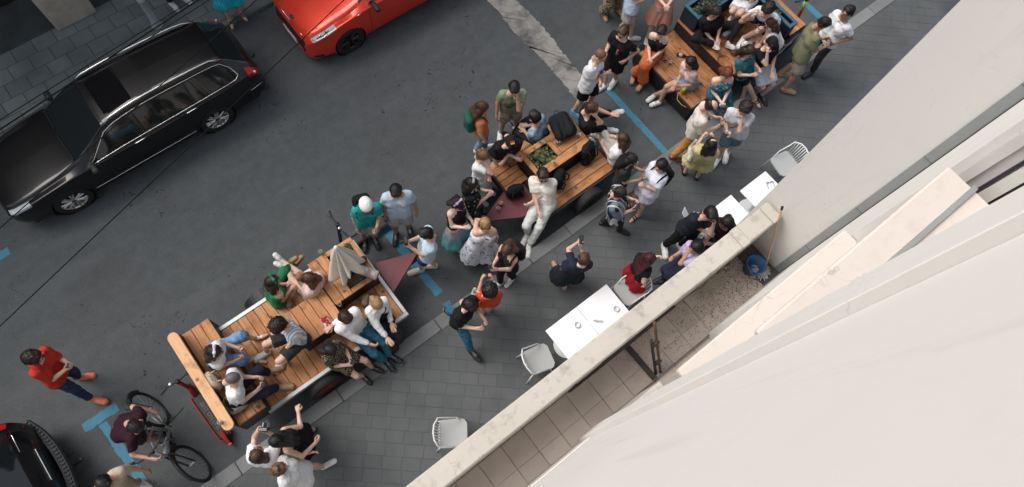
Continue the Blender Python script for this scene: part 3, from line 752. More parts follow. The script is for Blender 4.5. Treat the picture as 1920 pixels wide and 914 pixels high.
def tile_mat():
    t = NT('balcony_tile'); v = t.coord('Object', rnd=True); n = t.noise(v, 4, 5); ge = t.n('NewGeometry'); d = t.noise(ge.outputs['Position'], 2.4, 5)
    c = t.mix((.36,.305,.265), (.42,.36,.315), t.oi.outputs['Random']); c = t.mix(c, (.31,.26,.225), t.ramp(n, [(.45,0),(.8,.6)])); c = t.mix(c, (.20,.165,.14), t.ramp(d, [(.56,0),(.8,.6)]))
    f = t.voro(ge.outputs['Position'], 17); c = t.mix(c, (.07,.055,.045), t.ramp(f, [(.05,.8),(.1,0)])); t.col(c); t.rough(.55); return t.m
TILE = tile_mat()
nb = empty('building', (0,0,.1)); tag(nb, 'cream plastered building with a narrow tiled balcony seen from above', 'building')
nb.location = (0,0,0)
def wallbox(name, lo, hi, mat, parent=nb, bev=0): return mpart(lambda m: m.box(lo, hi, bev=bev), name, mat, parent)
wallbox('wall', (-6,-.9,.09), (1.35,-.33,11.0), WALL)
wallbox('pilaster', (1.352,-.9,.09), (1.63,-.285,13.5), WALL, bev=.004)
wallbox('wall_recess', (1.632,-1.0,.09), (3.398,-.62,13.5), WALL2)
wallbox('wall', (3.40,-.9,.09), (4.715,-.298,13.5), WALL)
pw = wallbox('side_wall', (4.72,-.9,.09), (5.0,.505,8.0), WALL2); wallbox('side_wall_upper', (4.722,-.9,8.003), (5.0,.523,13.5), WALL2)
wallbox('flashing', (4.70,-.297,3.36), (4.718,-.205,13.0), ZINC)
for k in range(8): wallbox('flashing_seam', (4.696,-.296,4.2+k*1.1), (4.699,-.204,4.212+k*1.1), plain('zinc_dark', (.16,.165,.16), .6))
wallbox('shadow_gap', (4.69,-.2968,3.36), (4.6995,-.2905,13.0), GAP)
wd = wallbox('window', (1.9,-.618,8.3), (3.30,-.60,13.0), DARKG); wallbox('frame', (3.36,-.488,4.0), (3.397,-.476,13.0), GAP, wd); wallbox('frame', (3.35,-.598,4.0), (3.397,-.575,13.0), GAP, wd)  # the dark strips paint in the shade of gaps beside the frame
wallbox('frame', (3.34,-.57,4.0), (3.396,-.50,13.0), FRAME, wd); wallbox('frame', (3.37,-.41,4.0), (3.3965,-.35,13.0), FRAME, wd)
def ledge(x0, x1, y0, y1, z, th, mat, name='ledge'):
    m = MB(); m.box((x0,y0,z-th),(x1,y1,z), bev=.012); o = m.build(name, mat, nb)
    b = MB(); b.box((x0+.02,y0,z-th-.05),(x1-.02,y1-.03,z-th-.001), bev=.01); b.build('moulding', WALL, o); return o
ledge(1.634,3.395,-.618,-.232,6.74,.07,PINK); lg = ledge(1.634,3.22,-.618,-.266,8.06,.06,PINK); wallbox('plinth', (1.634,-.618,3.36), (2.2,-.318,4.5), COPING, bev=.01); wallbox('base_band', (-5,-.329,3.43), (1.348,-.319,4.1), WALL, bev=.004)
mpart(lambda m: m.box((1.7,-.46,8.061),(3.22,-.43,8.078)), 'drip_strip', ZINC, lg)
# balcony
bal = wallbox('balcony', (-5,-.34,3.12), (4.72,.44,3.325), plain('balcony_grout', (.10,.085,.075), .9))
T_ = .318; tm = MB(); tm.box((.002,.002,0),(T_-.002,T_-.002,.02), bev=.003); tmm = tm.mesh('floor_tile', TILE)
for i in range(-8, 15):
    for j in range(2):
        x0 = -.03+i*T_; 
        if x0+T_ > 4.71: continue
        link('floor_tile', tmm, bal, (x0, .197-(j+1)*T_+.003*j, 3.33+rg.uniform(-.001,.001)))
wallbox('skirting', (-5,-.328,3.352), (4.69,-.318,3.42), plain('skirting', (.12,.11,.105), .6), bal)
par = wallbox('parapet', (-5,.2,3.326), (4.715,.44,4.26), COPING, bev=.015)
wallbox('coping_joint', (4.05,.195,4.2605), (4.17,.445,4.285), COPING, par, .01); wallbox('coping_joint', (4.55,.195,4.2605), (4.68,.445,4.29), COPING, par, .01)
RUST = plain('rusty_steel', (.10,.055,.03), .8, var=.5, scale=20); STEEL = plain('dark_steel', (.045,.042,.038), .6, metal=.4, var=.3)
m = MB(); m.tube([(2.0,.19,3.9),(3.1,.19,3.9)], .022, 8); m.tube([(1.6,.185,3.55),(2.9,.185,3.55)], .016, 8)
for xx in (1.62,2.02,2.9): m.tube([(xx,.187,3.36),(xx,.187,3.92)], .012, 6)
m.build('rail', STEEL, par, smooth=True)
def single(name, m, mats, label, cat, group=None, smooth=False): return tag(m.build(name, mats, smooth=smooth), label, cat, group)
m = MB(); a, b = Vector((2.56,.17,4.5)), Vector((2.63,-.30,3.37)); pp = [a+(b-a)*t for t in np.linspace(0,1,9)]
m.tube(pp, [.017]*3+[.015]*6, 10, 0); m.tube([p+Vector((-.045,.0,-.08)) for p in pp[2:]], .018, 10, 1)
for t in (3, 6): m.tube([pp[t]+Vector((-.06,0,-.05)), pp[t]+Vector((.015,0,.02))], .024, 8, 1)
single('metal_pole', m, [RUST, STEEL], 'rusty metal poles leaning across the tiled balcony from parapet to wall', 'pole', smooth=True)
m = MB(); m.box((-.035,-.26,0),(.035,.26,.03), bev=.006); o = single('steel_bar', m, STEEL, 'dark flat steel bar lying across the balcony tiles', 'bar'); o.location = (2.52,-.08,3.356); o.rotation_euler = (0,0,.02)
# bucket and mop, litter on the balcony floor
bk = empty('bucket', (4.42,-.03,3.352)); tag(bk, 'blue plastic bucket standing in the balcony corner', 'bucket'); BB = plain('blue_plastic', (.012,.075,.20), .4)
mpart(lambda m: m.lathe([(.085,0),(.118,.22),(.128,.225),(.128,.235),(.112,.235),(.08,.012),(0.001,.012)], 24), 'shell', BB, bk, smooth=True)
mpart(lambda m: m.tube([(.124*math.cos(a),.124*math.sin(a)*.9-.02,.225-.1*abs(math.sin(a))) for a in np.linspace(math.pi,2*math.pi,12)], .004, 6), 'handle', plain('wire', (.4,.4,.4), .4, metal=.6), bk)
mo = empty('mop', (4.52,-.13,3.352)); tag(mo, 'string mop with a wooden handle leaning beside the blue bucket', 'mop')
a, b = Vector((0,0,.16)), Vector((.11,.40,1.12)); mpart(lambda m: m.tube([a+(b-a)*t for t in np.linspace(0,1,6)], .0125, 10), 'handle', plain('mop_wood', (.36,.24,.15), .6, var=.2), mo, smooth=True)
mpart(lambda m: m.tube([b-(b-a)*.015, b+(b-a)*.03], .015, 10), 'end_cap', GAP, mo); mpart(lambda m: m.lathe([(.012,0),(.035,.0),(.03,.05),(.014,.09)], 12, (.0,.0,.11)), 'socket', plain('red_plastic', (.45,.03,.02), .4), mo, smooth=True)
m = MB(); rr = random.Random(5)
for k in range(150):
    a_ = rr.uniform(0,6.28); R1 = rr.uniform(.05,.13); p = Vector((0,0,.14)); pts = [p+Vector((.02*math.cos(a_),.02*math.sin(a_),0))]
    for q in range(1,5): pts.append(Vector((R1*q/4*math.cos(a_)*1.05, R1*q/4*math.sin(a_), .14-.128*(q/4)**.8+rr.uniform(-.006,.006))))
    m.tube(pts, .0055, 4)
m.build('strings', plain('mop_cotton', (.52,.51,.49), .9, var=.2), mo)
m = MB()
for k in range(2200):
    x = min(4.68, 4.9-abs(rr.gauss(0,.8))); 
    if k % 7 == 0: x = rr.uniform(2.3,4.65)
    y = rr.uniform(-.31,.19); 
    if x > 4.69 or x < -.2: continue
    s_ = rr.uniform(.004,.012); a_ = rr.uniform(0,3.14); dx, dy = s_*math.cos(a_), s_*math.sin(a_); z = 3.3535
    m.add([(x-dx,y-dy,z),(x+dy*.5,y-dx*.5,z),(x+dx,y+dy,z+.003),(x-dy*.5,y+dx*.5,z+.004)], [(0,1,2,3)], k % 3)
tag(m.build('leaf_litter', [plain('litter_a', (.05,.04,.03), .9), plain('litter_b', (.12,.09,.06), .9), plain('litter_c', (.15,.125,.10), .9)]), 'dry leaf litter and grit scattered over the balcony tiles', 'litter', kind='stuff')
m = MB(); rr2 = random.Random(9)
for k in range(260): 
    x, y = rr2.gauss(3.93,.11), rr2.gauss(.13,.04); m.tube([(x,y,3.36),(x+rr2.uniform(-.06,.06),y+rr2.uniform(-.03,.03),3.40),(x+rr2.uniform(-.09,.09),y+rr2.uniform(-.04,.04),3.37)], .006, 4)
tag(m.build('floor_cloth', plain('cloth_rag', (.42,.38,.31), .95, var=.2)), 'shaggy beige floor cloth lying by the parapet', 'cloth')

# small street fixtures -------------------------------------------------------------------------
bo = empty('bollard', (.36,10.5,.1)); tag(bo, 'pale grey iron bollard on the far pavement above the black car', 'bollard'); BG = plain('pale_iron', (.36,.40,.41), .55, var=.15)
mpart(lambda m: m.lathe([(.11,0),(.11,.05),(.07,.09),(.062,.7),(.075,.72),(.075,.76),(.055,.78),(.055,.84)], 20), 'post', BG, bo, smooth=True)
mpart(lambda m: m.lathe([(.06,.84),(.085,.88),(.09,.95),(.07,1.02),(.03,1.05),(.001,1.055)], 20), 'cap', BG, bo, smooth=True)
m = MB(); m.tube([(1.33+.058*math.cos(a),8.18+.058*math.sin(a),.003) for a in np.linspace(0,2*math.pi,25)[:-1]], .006, 6, closed=True); m.lathe([(.052,.0),(.04,.004)], 20, (1.33,8.18,.001)); single('drain_cap', m, plain('iron_cap', (.045,.048,.05), .6, metal=.2), 'small round metal cap set in the asphalt behind the black estate car', 'drain cap')
CAB = plain('cable_black', (.006,.006,.006), .8, spec=.1)
def cable(p, q, sag, r, label):
    p, q = np.array(p), np.array(q); p, q = p+(p-q)*1.2, q+(q-p)*1.2; m = MB(); m.tube([tuple(p+(q-p)*t-np.array([0,0,sag*4*t*(1-t)])) for t in np.linspace(0,1,24)], r, 5); single('overhead_cable', m, CAB, label, 'cable', 'cables strung over the street', True)
cable(at(0,612,6.2), at(545,95,6.2), .0, .0045, 'thin cable crossing the asphalt from the red car towards the red hoodie')
cable(at(0,428,6.5), at(470,10,6.6), .0, .004, 'thin cable running across the side windows of the black estate car')
cable(at(0,225,6.8), at(330,20,6.8), .0, .004, 'upper thin cable over the far pavement beside the black car roof')
cable(at(0,243,6.9), at(372,0,6.9), .0, .006, 'thicker cable over the roof of the black estate car')
cable(at(20,239,6.7), at(400,-5,6.7), .0, .0035, 'lowest of the cables passing over the black car roof')
# ------------------------------------------------------------------ wooden trailers
def wood_mat(name, a, b, dark, axis=0):
    t = NT(name); sc = (1.6, 22, 22) if axis == 0 else (22, 1.6, 22); v = t.coord('Object', sc, True); v2 = t.coord('Object', (1,1,1), True)
    g = t.noise(v, 1.7, 5, .6, .6); kn = t.voro(v2, 3.4); c = t.mix(a, b, t.oi.outputs['Random']); c = t.mix(c, dark, t.ramp(g, [(.42,0),(.72,.75)]))
    c = t.mix(c, [x*.3 for x in dark], t.ramp(kn, [(.05,.95),(.13,0)])); st = t.noise(v2, 5, 4); c = t.mix(c, [x*.5 for x in dark], t.ramp(st, [(.52,0),(.74,.75)]))
    t.col(c); t.rough(.62); t.spec(.35); t.bump(g, .25, .004); return t.m
WX = wood_mat('larch_plank', (.385,.168,.062), (.51,.255,.110), (.20,.073,.026), 0); WY = wood_mat('larch_plank_y', (.385,.168,.062), (.51,.255,.110), (.20,.073,.026), 1)
WBEAM = wood_mat('pine_beam', (.55,.31,.15), (.60,.35,.18), (.42,.21,.09), 1); WR = wood_mat('oiled_plank', (.33,.14,.055), (.44,.205,.088), (.19,.07,.025), 1); WRX = wood_mat('oiled_plank_x', (.33,.14,.055), (.44,.205,.088), (.19,.07,.025), 0)
BLK = plain('black_board', (.012,.013,.017), .5, var=.2); RAIL = plain('galvanised_rail', (.37,.39,.39), .45, metal=.35, var=.12, scale=4); CHAS = plain('chassis_black', (.012,.012,.013), .55); MAROON = plain('maroon_plate', (.12,.023,.031), .5, var=.12)
NAVY = plain('navy_board', (.010,.017,.032), .55, var=.15); TEAL = plain('teal_rim', (.032,.10,.145), .55, var=.15); SOIL = plain('soil', (.025,.018,.012), .95, var=.4, scale=30, bump=.6); RUB = plain('rubber', (.015,.015,.016), .75); RIMM = plain('maroon_rim', (.12,.018,.02), .45)
_pm = {}
def plank(parent, x0, x1, y0, y1, z, th, mat, name='deck_plank'):
    k = (round(x1-x0,3), round(y1-y0,3), th, mat.name)
    if k not in _pm: m = MB(); m.box((-(x1-x0)/2,-(y1-y0)/2,-th),((x1-x0)/2,(y1-y0)/2,0), bev=.005); _pm[k] = m.mesh(name, mat)
    return link(name, _pm[k], parent, ((x0+x1)/2-parent.location.x, (y0+y1)/2-parent.location.y, z+rg.uniform(-.0012,.0012)-parent.location.z))
def planks_y(parent, x0, x1, y0, y1, z, n, mat=WY, name='deck_plank', gap=.007, th=.03):
    w = (x1-x0)/n
    for i in range(n): plank(parent, x0+i*w+gap/2, x0+(i+1)*w-gap/2, y0+rg.uniform(-.002,.002), y1, z, th, mat, name) if False else plank(parent, x0+i*w+gap/2, x0+(i+1)*w-gap/2, y0, y1, z, th, mat, name)
def planks_x(parent, x0, x1, y0, y1, z, n, mat=WX, name='deck_plank', gap=.007, th=.03):
    w = (y1-y0)/n
    for i in range(n): plank(parent, x0, x1, y0+i*w+gap/2, y0+(i+1)*w-gap/2, z, th, mat, name)
def pbox(parent, name, lo, hi, mat, bev=.004):
    l = parent.location; m = MB(); m.box([lo[i]-l[i] for i in range(3)], [hi[i]-l[i] for i in range(3)], bev=bev); return m.build(name, mat, parent)
def trailer_wheel(parent, x, y, r=.30, w=.17, rim=RIMM):
    l = parent.location; e = MB(); e.ring_y([(r*.62,-w/2),(r*.94,-w/2),(r,-w/2+.03),(r,w/2-.03),(r*.94,w/2),(r*.62,w/2)], 28); o = e.build('wheel', RUB, parent, (x-l[0], y-l[1], r-l[2]), smooth=False)
    d = MB(); d.ring_y([(.02,-w*.34),(r*.5,-w*.38),(r*.63,-w*.5),(r*.63,w*.5),(r*.5,w*.38),(.02,w*.34)], 24); d.build('rim', rim, o, smooth=True)
def mudguard(parent, x, y, r, w):
    l = parent.location; m = MB(); pr = []; n = 16
    for i in range(n+1):
        a = math.pi*(.02+.96*i/n); pr.append((math.cos(a)*r, math.sin(a)*r))
    v = []; f = []
    for (c, s_) in pr:
        for yy, k in ((-w/2,1.0),(w/2,1.0),(w/2,.965),(-w/2,.965)): v.append((x-l[0]+c*k, y-l[1]+yy, .30-l[2]+s_*k))
    for i in range(n):
        for j in range(4): f.append((i*4+j,i*4+(j+1)%4,i*4+4+(j+1)%4,i*4+4+j))
    m.add(v, f); m.build('mudguard', CHAS, parent, smooth=False)
def drawbar(parent, pts, z, th, mat=MAROON):
    l = parent.location; m = MB(); m.prism([(x-l[0], y-l[1]) for x, y in pts], z-th-l[2], z-l[2]); m.build('hitch_plate', mat, parent)
def leafy(name, label, cx, cy, hx, hy, z, n, cols, hgt, size=.05, seed=1, group=None):
    rg_ = random.Random(seed); t = empty(name, (cx,cy,z)); tag(t, label, 'plant', group)
    st = MB(); lf = MB()
    for i in range(max(3, n//14)):
        x, y = rg_.uniform(-hx,hx), rg_.uniform(-hy,hy); tip = Vector((x+rg_.uniform(-.1,.1), y+rg_.uniform(-.1,.1), hgt*rg_.uniform(.5,1))); st.tube([(x,y,0), ((x+tip.x)/2+.01,(y+tip.y)/2,tip.z*.55), tip], [.004,.003,.002], 4)
        for j in range(14):
            q = rg_.uniform(.15,1.05); b = Vector((x,y,0)).lerp(tip, q)+Vector((rg_.gauss(0,.02),rg_.gauss(0,.02),rg_.gauss(0,.012))); a = rg_.uniform(0,6.28); L = size*rg_.uniform(.6,1.3); w = L*.32; el = rg_.uniform(-.5,.7)
            d = Vector((math.cos(a)*math.cos(el),math.sin(a)*math.cos(el),math.sin(el))); s2 = Vector((-math.sin(a),math.cos(a),rg_.uniform(-.3,.3)))
            lf.add([b, b+d*L*.45+s2*w+Vector((0,0,.006)), b+d*L-Vector((0,0,.01)), b+d*L*.45-s2*w+Vector((0,0,.006))], [(0,1,2,3)], rg_.randrange(len(cols)))
    st.build('stems', plain('stem', (.06,.07,.03), .8), t); lf.build('leaves', [plain('leaf_%d_%d' % (seed, i), c, .6, var=.2) for i, c in enumerate(cols)], t); return t

# --- trailer with the headrest beam and the parasol
t1 = empty('trailer', (-.4,3.57,0)); tag(t1, 'wooden deck trailer with headrest beam, planter table and closed cream parasol', 'trailer', 'wooden deck trailers parked along the kerb')
pbox(t1,'chassis',(-1.6,2.98,.32),(.8,4.16,.60),CHAS); planks_y(t1,-1.60,.82,2.835,4.305,.65,17)
for y0,y1 in ((2.77,2.832),(4.308,4.37)): pbox(t1,'rail',(-1.66,y0,.57),(.884,y1,.664),RAIL)
pbox(t1,'rail',(.824,2.833,.57),(.884,4.307,.662),RAIL)
planks_y(t1,-2.04,-1.60,2.80,4.46,1.0,3,WY,'bench_plank')
pbox(t1,'bench_front',(-1.632,2.83,.652),(-1.604,4.44,.968),BLK); pbox(t1,'bench_side',(-2.04,2.80,.50),(-1.604,2.828,.967),BLK); pbox(t1,'bench_side',(-2.04,4.442,.50),(-1.604,4.46,.967),BLK)
pbox(t1,'bench_back',(-2.075,2.80,.50),(-2.043,4.46,1.27),BLK); pbox(t1,'bench_edge',(-2.04,2.793,.955),(-1.60,2.7985,.999),WX,.002)
m = MB(); pts = []
for k in range(9): a = -math.pi/2+math.pi*k/8-math.pi/2; pts.append((.075*math.cos(a+math.pi*1.0),.0))
prof = [(.078*math.cos(a), 4.36-3.57+.078*math.sin(a)) for a in np.linspace(0,math.pi,9)]+[(.078*math.cos(a), 2.81-3.57+.078*math.sin(a)) for a in np.linspace(math.pi,2*math.pi,9)]
m.prism(prof, 1.275, 1.335); m.build('headrest_beam', WBEAM, t1, (-2.09+.4,0,0))
planks_y(t1,-.70,.03,3.20,3.81,1.05,5,WY,'table_plank'); pbox(t1,'table_front',(-.69,3.212,.655),(.03,3.236,1.017),BLK); pbox(t1,'table_side',(-.69,3.24,.655),(-.665,3.80,1.017),BLK); pbox(t1,'table_back',(-.66,3.775,.655),(.03,3.80,1.017),BLK)
planks_y(t1,.04,.36,3.465,4.28,1.053,2,WY,'table_plank'); plank(t1,.363,.835,4.20,4.28,1.053,.03,WX,'planter_frame'); plank(t1,.363,.835,3.465,3.545,1.053,.03,WX,'planter_frame'); plank(t1,.765,.835,3.55,4.195,1.053,.03,WY,'planter_frame')
pbox(t1,'planter_box',(.06,3.48,.655),(.82,3.505,1.02),BLK); pbox(t1,'planter_box',(.06,4.24,.655),(.82,4.265,1.02),BLK); pbox(t1,'planter_box',(.80,3.507,.655),(.822,4.238,1.02),BLK); pbox(t1,'planter_box',(.06,3.507,.655),(.085,4.238,1.02),BLK); pbox(t1,'soil',(.37,3.51,.66),(.795,4.235,.93),SOIL)
drawbar(t1,[(.90,3.24),(1.58,3.55),(1.57,3.60),(.93,3.84)],.60,.05); pbox(t1,'drawbar',(.85,3.50,.42),(1.62,3.60,.545),CHAS)
for y in (2.72,4.45): trailer_wheel(t1,-.80,y); mudguard(t1,-.80,y,.345,.20) if y > 4 else None
m = MB(); m.tube([(1.0,-.92,.25),(1.0,-.86,.36),(1.02,-.80,.44)], .012, 6); m.tube([(-1.35,-.82,.50),(-1.62,-.86,.47),(-1.68,-.88,.40)], .014, 6); m.lathe([(.035,0),(.05,.02),(.05,.03),(.03,.05)], 12, (-1.4,-.86,.42)); m.build('jack', RAIL, t1)
t1i = 0
leafy('planter_plant','green leafy plants in the planter beside the closed parasol',.58,4.0,.17,.2,.93,330,[(.05,.09,.035),(.07,.12,.05),(.035,.07,.03)],.2,.07,2)
leafy('planter_plant','dark leafy plant at the near corner of the parasol planter',.68,3.62,.08,.06,.93,50,[(.02,.045,.035),(.03,.06,.045)],.14,.06,3)
# --- middle trailer
t2 = empty('trailer', (4.4,3.57,0)); tag(t2, 'middle wooden deck trailer with backpacks on its table and a square planter', 'trailer', 'wooden deck trailers parked along the kerb')
pbox(t2,'chassis',(3.86,2.95,.30),(5.12,4.12,.56),CHAS); pbox(t2,'bench_frame',(3.52,3.56,.30),(3.855,4.12,.56),CHAS); planks_x(t2,3.84,5.32,2.79,3.255,.60,3,WX); planks_x(t2,3.50,5.15,3.90,4.18,.60,2,WX); planks_x(t2,3.50,3.95,3.54,3.895,.60,3,WX,'bench_plank'); planks_x(t2,5.13,5.32,3.26,3.895,.60,4,WX,'deck_plank')
pbox(t2,'side_board',(3.84,2.745,.42),(5.32,2.785,.585),BLK); pbox(t2,'side_board',(3.50,4.185,.42),(5.15,4.22,.585),BLK)
pbox(t2,'end_board',(3.465,3.53,.42),(3.497,4.22,.585),BLK); pbox(t2,'end_board',(3.805,2.745,.42),(3.837,3.52,.585),BLK); pbox(t2,'end_board',(5.323,2.75,.42),(5.35,3.89,.585),BLK)
for lo,hi in (((3.975,3.31,.605),(4.0,3.84,.965)),((4.003,3.31,.605),(5.10,3.335,.965)),((4.003,3.815,.605),(5.10,3.84,.965)),((5.075,3.34,.605),(5.10,3.812,.965))): pbox(t2,'table_side',lo,hi,BLK)
plank(t2,3.955,4.045,3.29,3.86,1.0,.03,WY,'planter_frame'); plank(t2,4.49,4.575,3.45,3.86,1.0,.03,WY,'planter_frame'); plank(t2,4.05,4.485,3.765,3.86,1.0,.03,WX,'planter_frame'); plank(t2,4.05,5.13,3.29,3.445,1.0,.03,WX,'table_plank'); planks_x(t2,4.58,5.13,3.45,3.86,1.0,3,WX,'table_plank')
pbox(t2,'soil',(4.05,3.45,.66),(4.485,3.76,.90),SOIL); drawbar(t2,[(2.86,3.34),(3.40,3.04),(3.80,2.92),(3.80,3.525),(3.45,3.525),(3.45,3.60),(2.88,3.40)],.60,.05); pbox(t2,'drawbar',(2.9,3.32,.42),(3.5,3.42,.545),CHAS)
for y in (2.68,4.46): trailer_wheel(t2,4.66,y,.30,.17,CHAS)
leafy('planter_plant','green herbs growing in the square planter of the middle trailer',4.265,3.605,.19,.13,.90,330,[(.09,.13,.04),(.06,.10,.035),(.13,.16,.06)],.16,.055,4)
# --- far right trailer in two levels
t3 = empty('trailer', (8.9,3.65,0)); tag(t3, 'two level wooden trailer with navy planters, full of sitting people', 'trailer', 'wooden deck trailers parked along the kerb')
pbox(t3,'chassis',(7.5,3.0,.15),(10.2,4.3,.41),CHAS); planks_y(t3,7.41,8.325,2.91,4.43,.45,7,WR); pbox(t3,'end_board',(7.385,2.90,.06),(7.407,4.44,.435),BLK); pbox(t3,'side_board',(7.41,2.885,.06),(8.33,2.907,.435),BLK); pbox(t3,'side_board',(7.41,4.432,.06),(8.33,4.45,.435),BLK)
pbox(t3,'step_board',(8.333,2.90,.452),(8.357,4.44,.72),BLK); planks_y(t3,8.335,9.64,2.90,4.44,.752,9,WR); pbox(t3,'side_board',(8.36,2.885,.10),(9.66,2.897,.745),BLK); pbox(t3,'step_edge',(8.318,2.90,.722),(8.332,4.44,.753),WY,.002)
def planter(parent, x0,x1,y0,y1,z0,z1):
    for lo,hi in (((x0,y0,z0),(x1,y0+.03,z1)),((x0,y1-.03,z0),(x1,y1,z1)),((x0,y0+.031,z0),(x0+.03,y1-.031,z1)),((x1-.03,y0+.031,z0),(x1,y1-.031,z1))): pbox(parent,'planter_box',lo,hi,NAVY)
    r_ = .055
    for lo,hi in (((x0-.01,y0-.01,z1+.001),(x1+.01,y0+r_,z1+.03)),((x0-.01,y1-r_,z1+.001),(x1+.01,y1+.01,z1+.03)),((x0-.01,y0+r_+.001,z1+.001),(x0+r_,y1-r_-.001,z1+.029)),((x1-r_,y0+r_+.001,z1+.001),(x1+.01,y1-r_-.001,z1+.029))): pbox(parent,'planter_rim',lo,hi,TEAL)
    pbox(parent,'soil',(x0+.031,y0+.031,z0),(x1-.031,y1-.031,z1-.08),SOIL)
planter(t3,8.36,9.62,4.05,4.43,.757,1.13); planter(t3,9.655,9.86,2.90,4.43,.757,1.13)
planks_y(t3,9.88,10.34,2.88,4.40,.77,3,WY,'bench_plank'); pbox(t3,'bench_side',(9.88,2.868,.10),(10.34,2.879,.74),BLK); pbox(t3,'end_board',(10.342,2.88,.10),(10.36,4.40,.74),BLK)
pbox(t3,'sign_board',(9.0,2.852,.12),(10.30,2.866,.735),BLK)
m = MB(); CH = plain('chalk_white', (.55,.56,.55), .8)
for k,pts in enumerate([[(9.25,.2),(9.5,.55),(9.62,.3),(9.8,.62),(9.75,.35)],[(9.3,.16),(9.75,.22),(10.1,.45),(9.85,.5)],[(9.9,.2),(10.05,.6),(10.2,.62),(10.12,.4),(9.98,.42)],[(9.15,.3),(9.2,.55),(9.4,.6)]]):
    m.tube([(x-8.9,2.850-3.65,z) for x,z in pts], .011, 4)
m.build('chalk_lettering', CH, t3)
for x in (8.0,9.6): trailer_wheel(t3,x,3.05,.2,.12,CHAS); trailer_wheel(t3,x,4.3,.2,.12,CHAS)
leafy('planter_plant','dark green plants in the navy planter at the far side of the two level trailer',8.75,4.24,.30,.10,1.05,210,[(.035,.06,.035),(.06,.085,.05),(.08,.075,.07)],.2,.06,5)
leafy('planter_plant','low green plants in the narrow navy planter next to the wooden bench',9.757,3.7,.03,.5,1.05,80,[(.035,.06,.035),(.06,.085,.05)],.12,.05,6)

# --- closed parasol standing in the planter
um = empty('parasol', (.50,3.84,.935)); tag(um, 'closed cream parasol standing in the planter of the nearest trailer', 'parasol'); CRM = fabric((.60,.56,.495), 'cream_canvas')
mpart(lambda m: m.tube([(0,0,0),(0,0,1.10)], .019, 10), 'pole', plain('pale_wood_pole', (.42,.33,.22), .6), um, smooth=True)
m = MB(); n = 64; rows = 14; v = []; f = []
for i in range(rows):
    t = i/(rows-1); 
    for j in range(n):
        a = 2*math.pi*j/n; fold = .5+.5*math.cos(8*a+.8*math.sin(3*a)+t*.9); low = .70+.12*math.sin(2*a+1)+.07*math.sin(5*a)
        r_ = .015+(t**.85)*(.10+.20*fold*(.75+.35*math.sin(a*2.3+.6))); v.append((r_*math.cos(a)*1.0-.02*t, r_*math.sin(a)-.10*t*t, 1.12-low*t-.03*fold*t))
for i in range(rows-1):
    for j in range(n): f.append((i*n+j,i*n+(j+1)%n,(i+1)*n+(j+1)%n,(i+1)*n+j))
m.add(v, f); cv = m.build('canopy', CRM, um, smooth=True); sm = cv.modifiers.new('thick','SOLIDIFY'); sm.thickness = .004
mpart(lambda m: m.lathe([(.02,1.10),(.035,1.115),(.03,1.14),(.012,1.16),(.001,1.162)], 14), 'finial', plain('white_plastic', (.7,.69,.66), .5), um, smooth=True)
# ------------------------------------------------------------------ cars
def pchip(xs, ys, x):
    xs = np.array(xs, float); ys = np.array(ys, float); h = np.diff(xs); dl = np.diff(ys)/h; d = np.zeros_like(ys)
    for k in range(1, len(xs)-1):
        if dl[k-1]*dl[k] > 0: w1, w2 = 2*h[k]+h[k-1], h[k]+2*h[k-1]; d[k] = (w1+w2)/(w1/dl[k-1]+w2/dl[k])
    d[0], d[-1] = dl[0], dl[-1]; i = np.clip(np.searchsorted(xs, x)-1, 0, len(h)-1); t = (x-xs[i])/h[i]
    return ys[i]*(1+2*t)*(1-t)**2+h[i]*d[i]*t*(1-t)**2+ys[i+1]*t*t*(3-2*t)+h[i]*d[i+1]*t*t*(t-1)
def carpaint(name, c, flake=.02):
    t = NT(name); t.col(c); t.rough(.32); t.p.inputs['Metallic'].default_value = .25; t.p.inputs['Coat Weight'].default_value = .55; t.p.inputs['Coat Roughness'].default_value = .03; t.spec(.3); v = t.coord(); t.bump(t.noise(v, 2.0, 3), .02, .01); return t.m
GLASS = plain('tinted_glass', (.010,.013,.014), .05, spec=.7); CHROME = plain('chrome', (.75,.76,.77), .15, metal=1.0, var=.02); TYRE = plain('tyre', (.014,.014,.015), .8); ALLOY = plain('alloy', (.50,.50,.50), .35, metal=.7); DALLOY = plain('dark_alloy', (.03,.03,.032), .35, metal=.6)
BPL = plain('black_plastic', (.014,.015,.016), .55); LENS = plain('headlight_lens', (.42,.45,.48), .08, var=.5, scale=14, spec=.8); RLENS = plain('tail_lens', (.32,.012,.010), .12, var=.3, scale=12); WLENS = plain('reverse_lens', (.6,.6,.6), .1)
def car_surface(S, du=.019):
    L = S['u'][-1]; nu = int(L/du); u = np.linspace(0, L, nu+1); g = {k: pchip(S['u'], S[k], u) for k in ('top','belt','wb','wr')}
    zb = pchip(S['u'], S['zb'], u); seg = 7; rows = []
    for i in range(len(u)):
        T, B, W, R, Z = g['top'][i], g['belt'][i], g['wb'][i], g['wr'][i], zb[i]; mid = .5*(Z+B)
        cp = np.array([(W*.90,Z),(W*.975,Z+.10),(W*1.0,mid),(W*.985,B-.05),(W*.955,B),(R,T-.055),(R-.07,T-.016),(R*.5,T),(0,T+.008)]); cp[:,1] = np.minimum(cp[:,1], T+.008)
        pts = []; n = len(cp)
        for k in range(n-1):
            p0, p1, p2, p3 = cp[max(k-1,0)], cp[k], cp[k+1], cp[min(k+2,n-1)]
            if k in (4,): p0, p3 = p1-(p2-p1)*.6, p2+(p2-p1)*.3
            for q in range(seg):
                t = q/seg; pts.append(.5*((2*p1)+(-p0+p2)*t+(2*p0-5*p1+4*p2-p3)*t*t+(-p0+3*p1-3*p2+p3)*t**3))
        pts.append(cp[-1]); rows.append(np.array(pts))
    return u, np.array(rows), seg
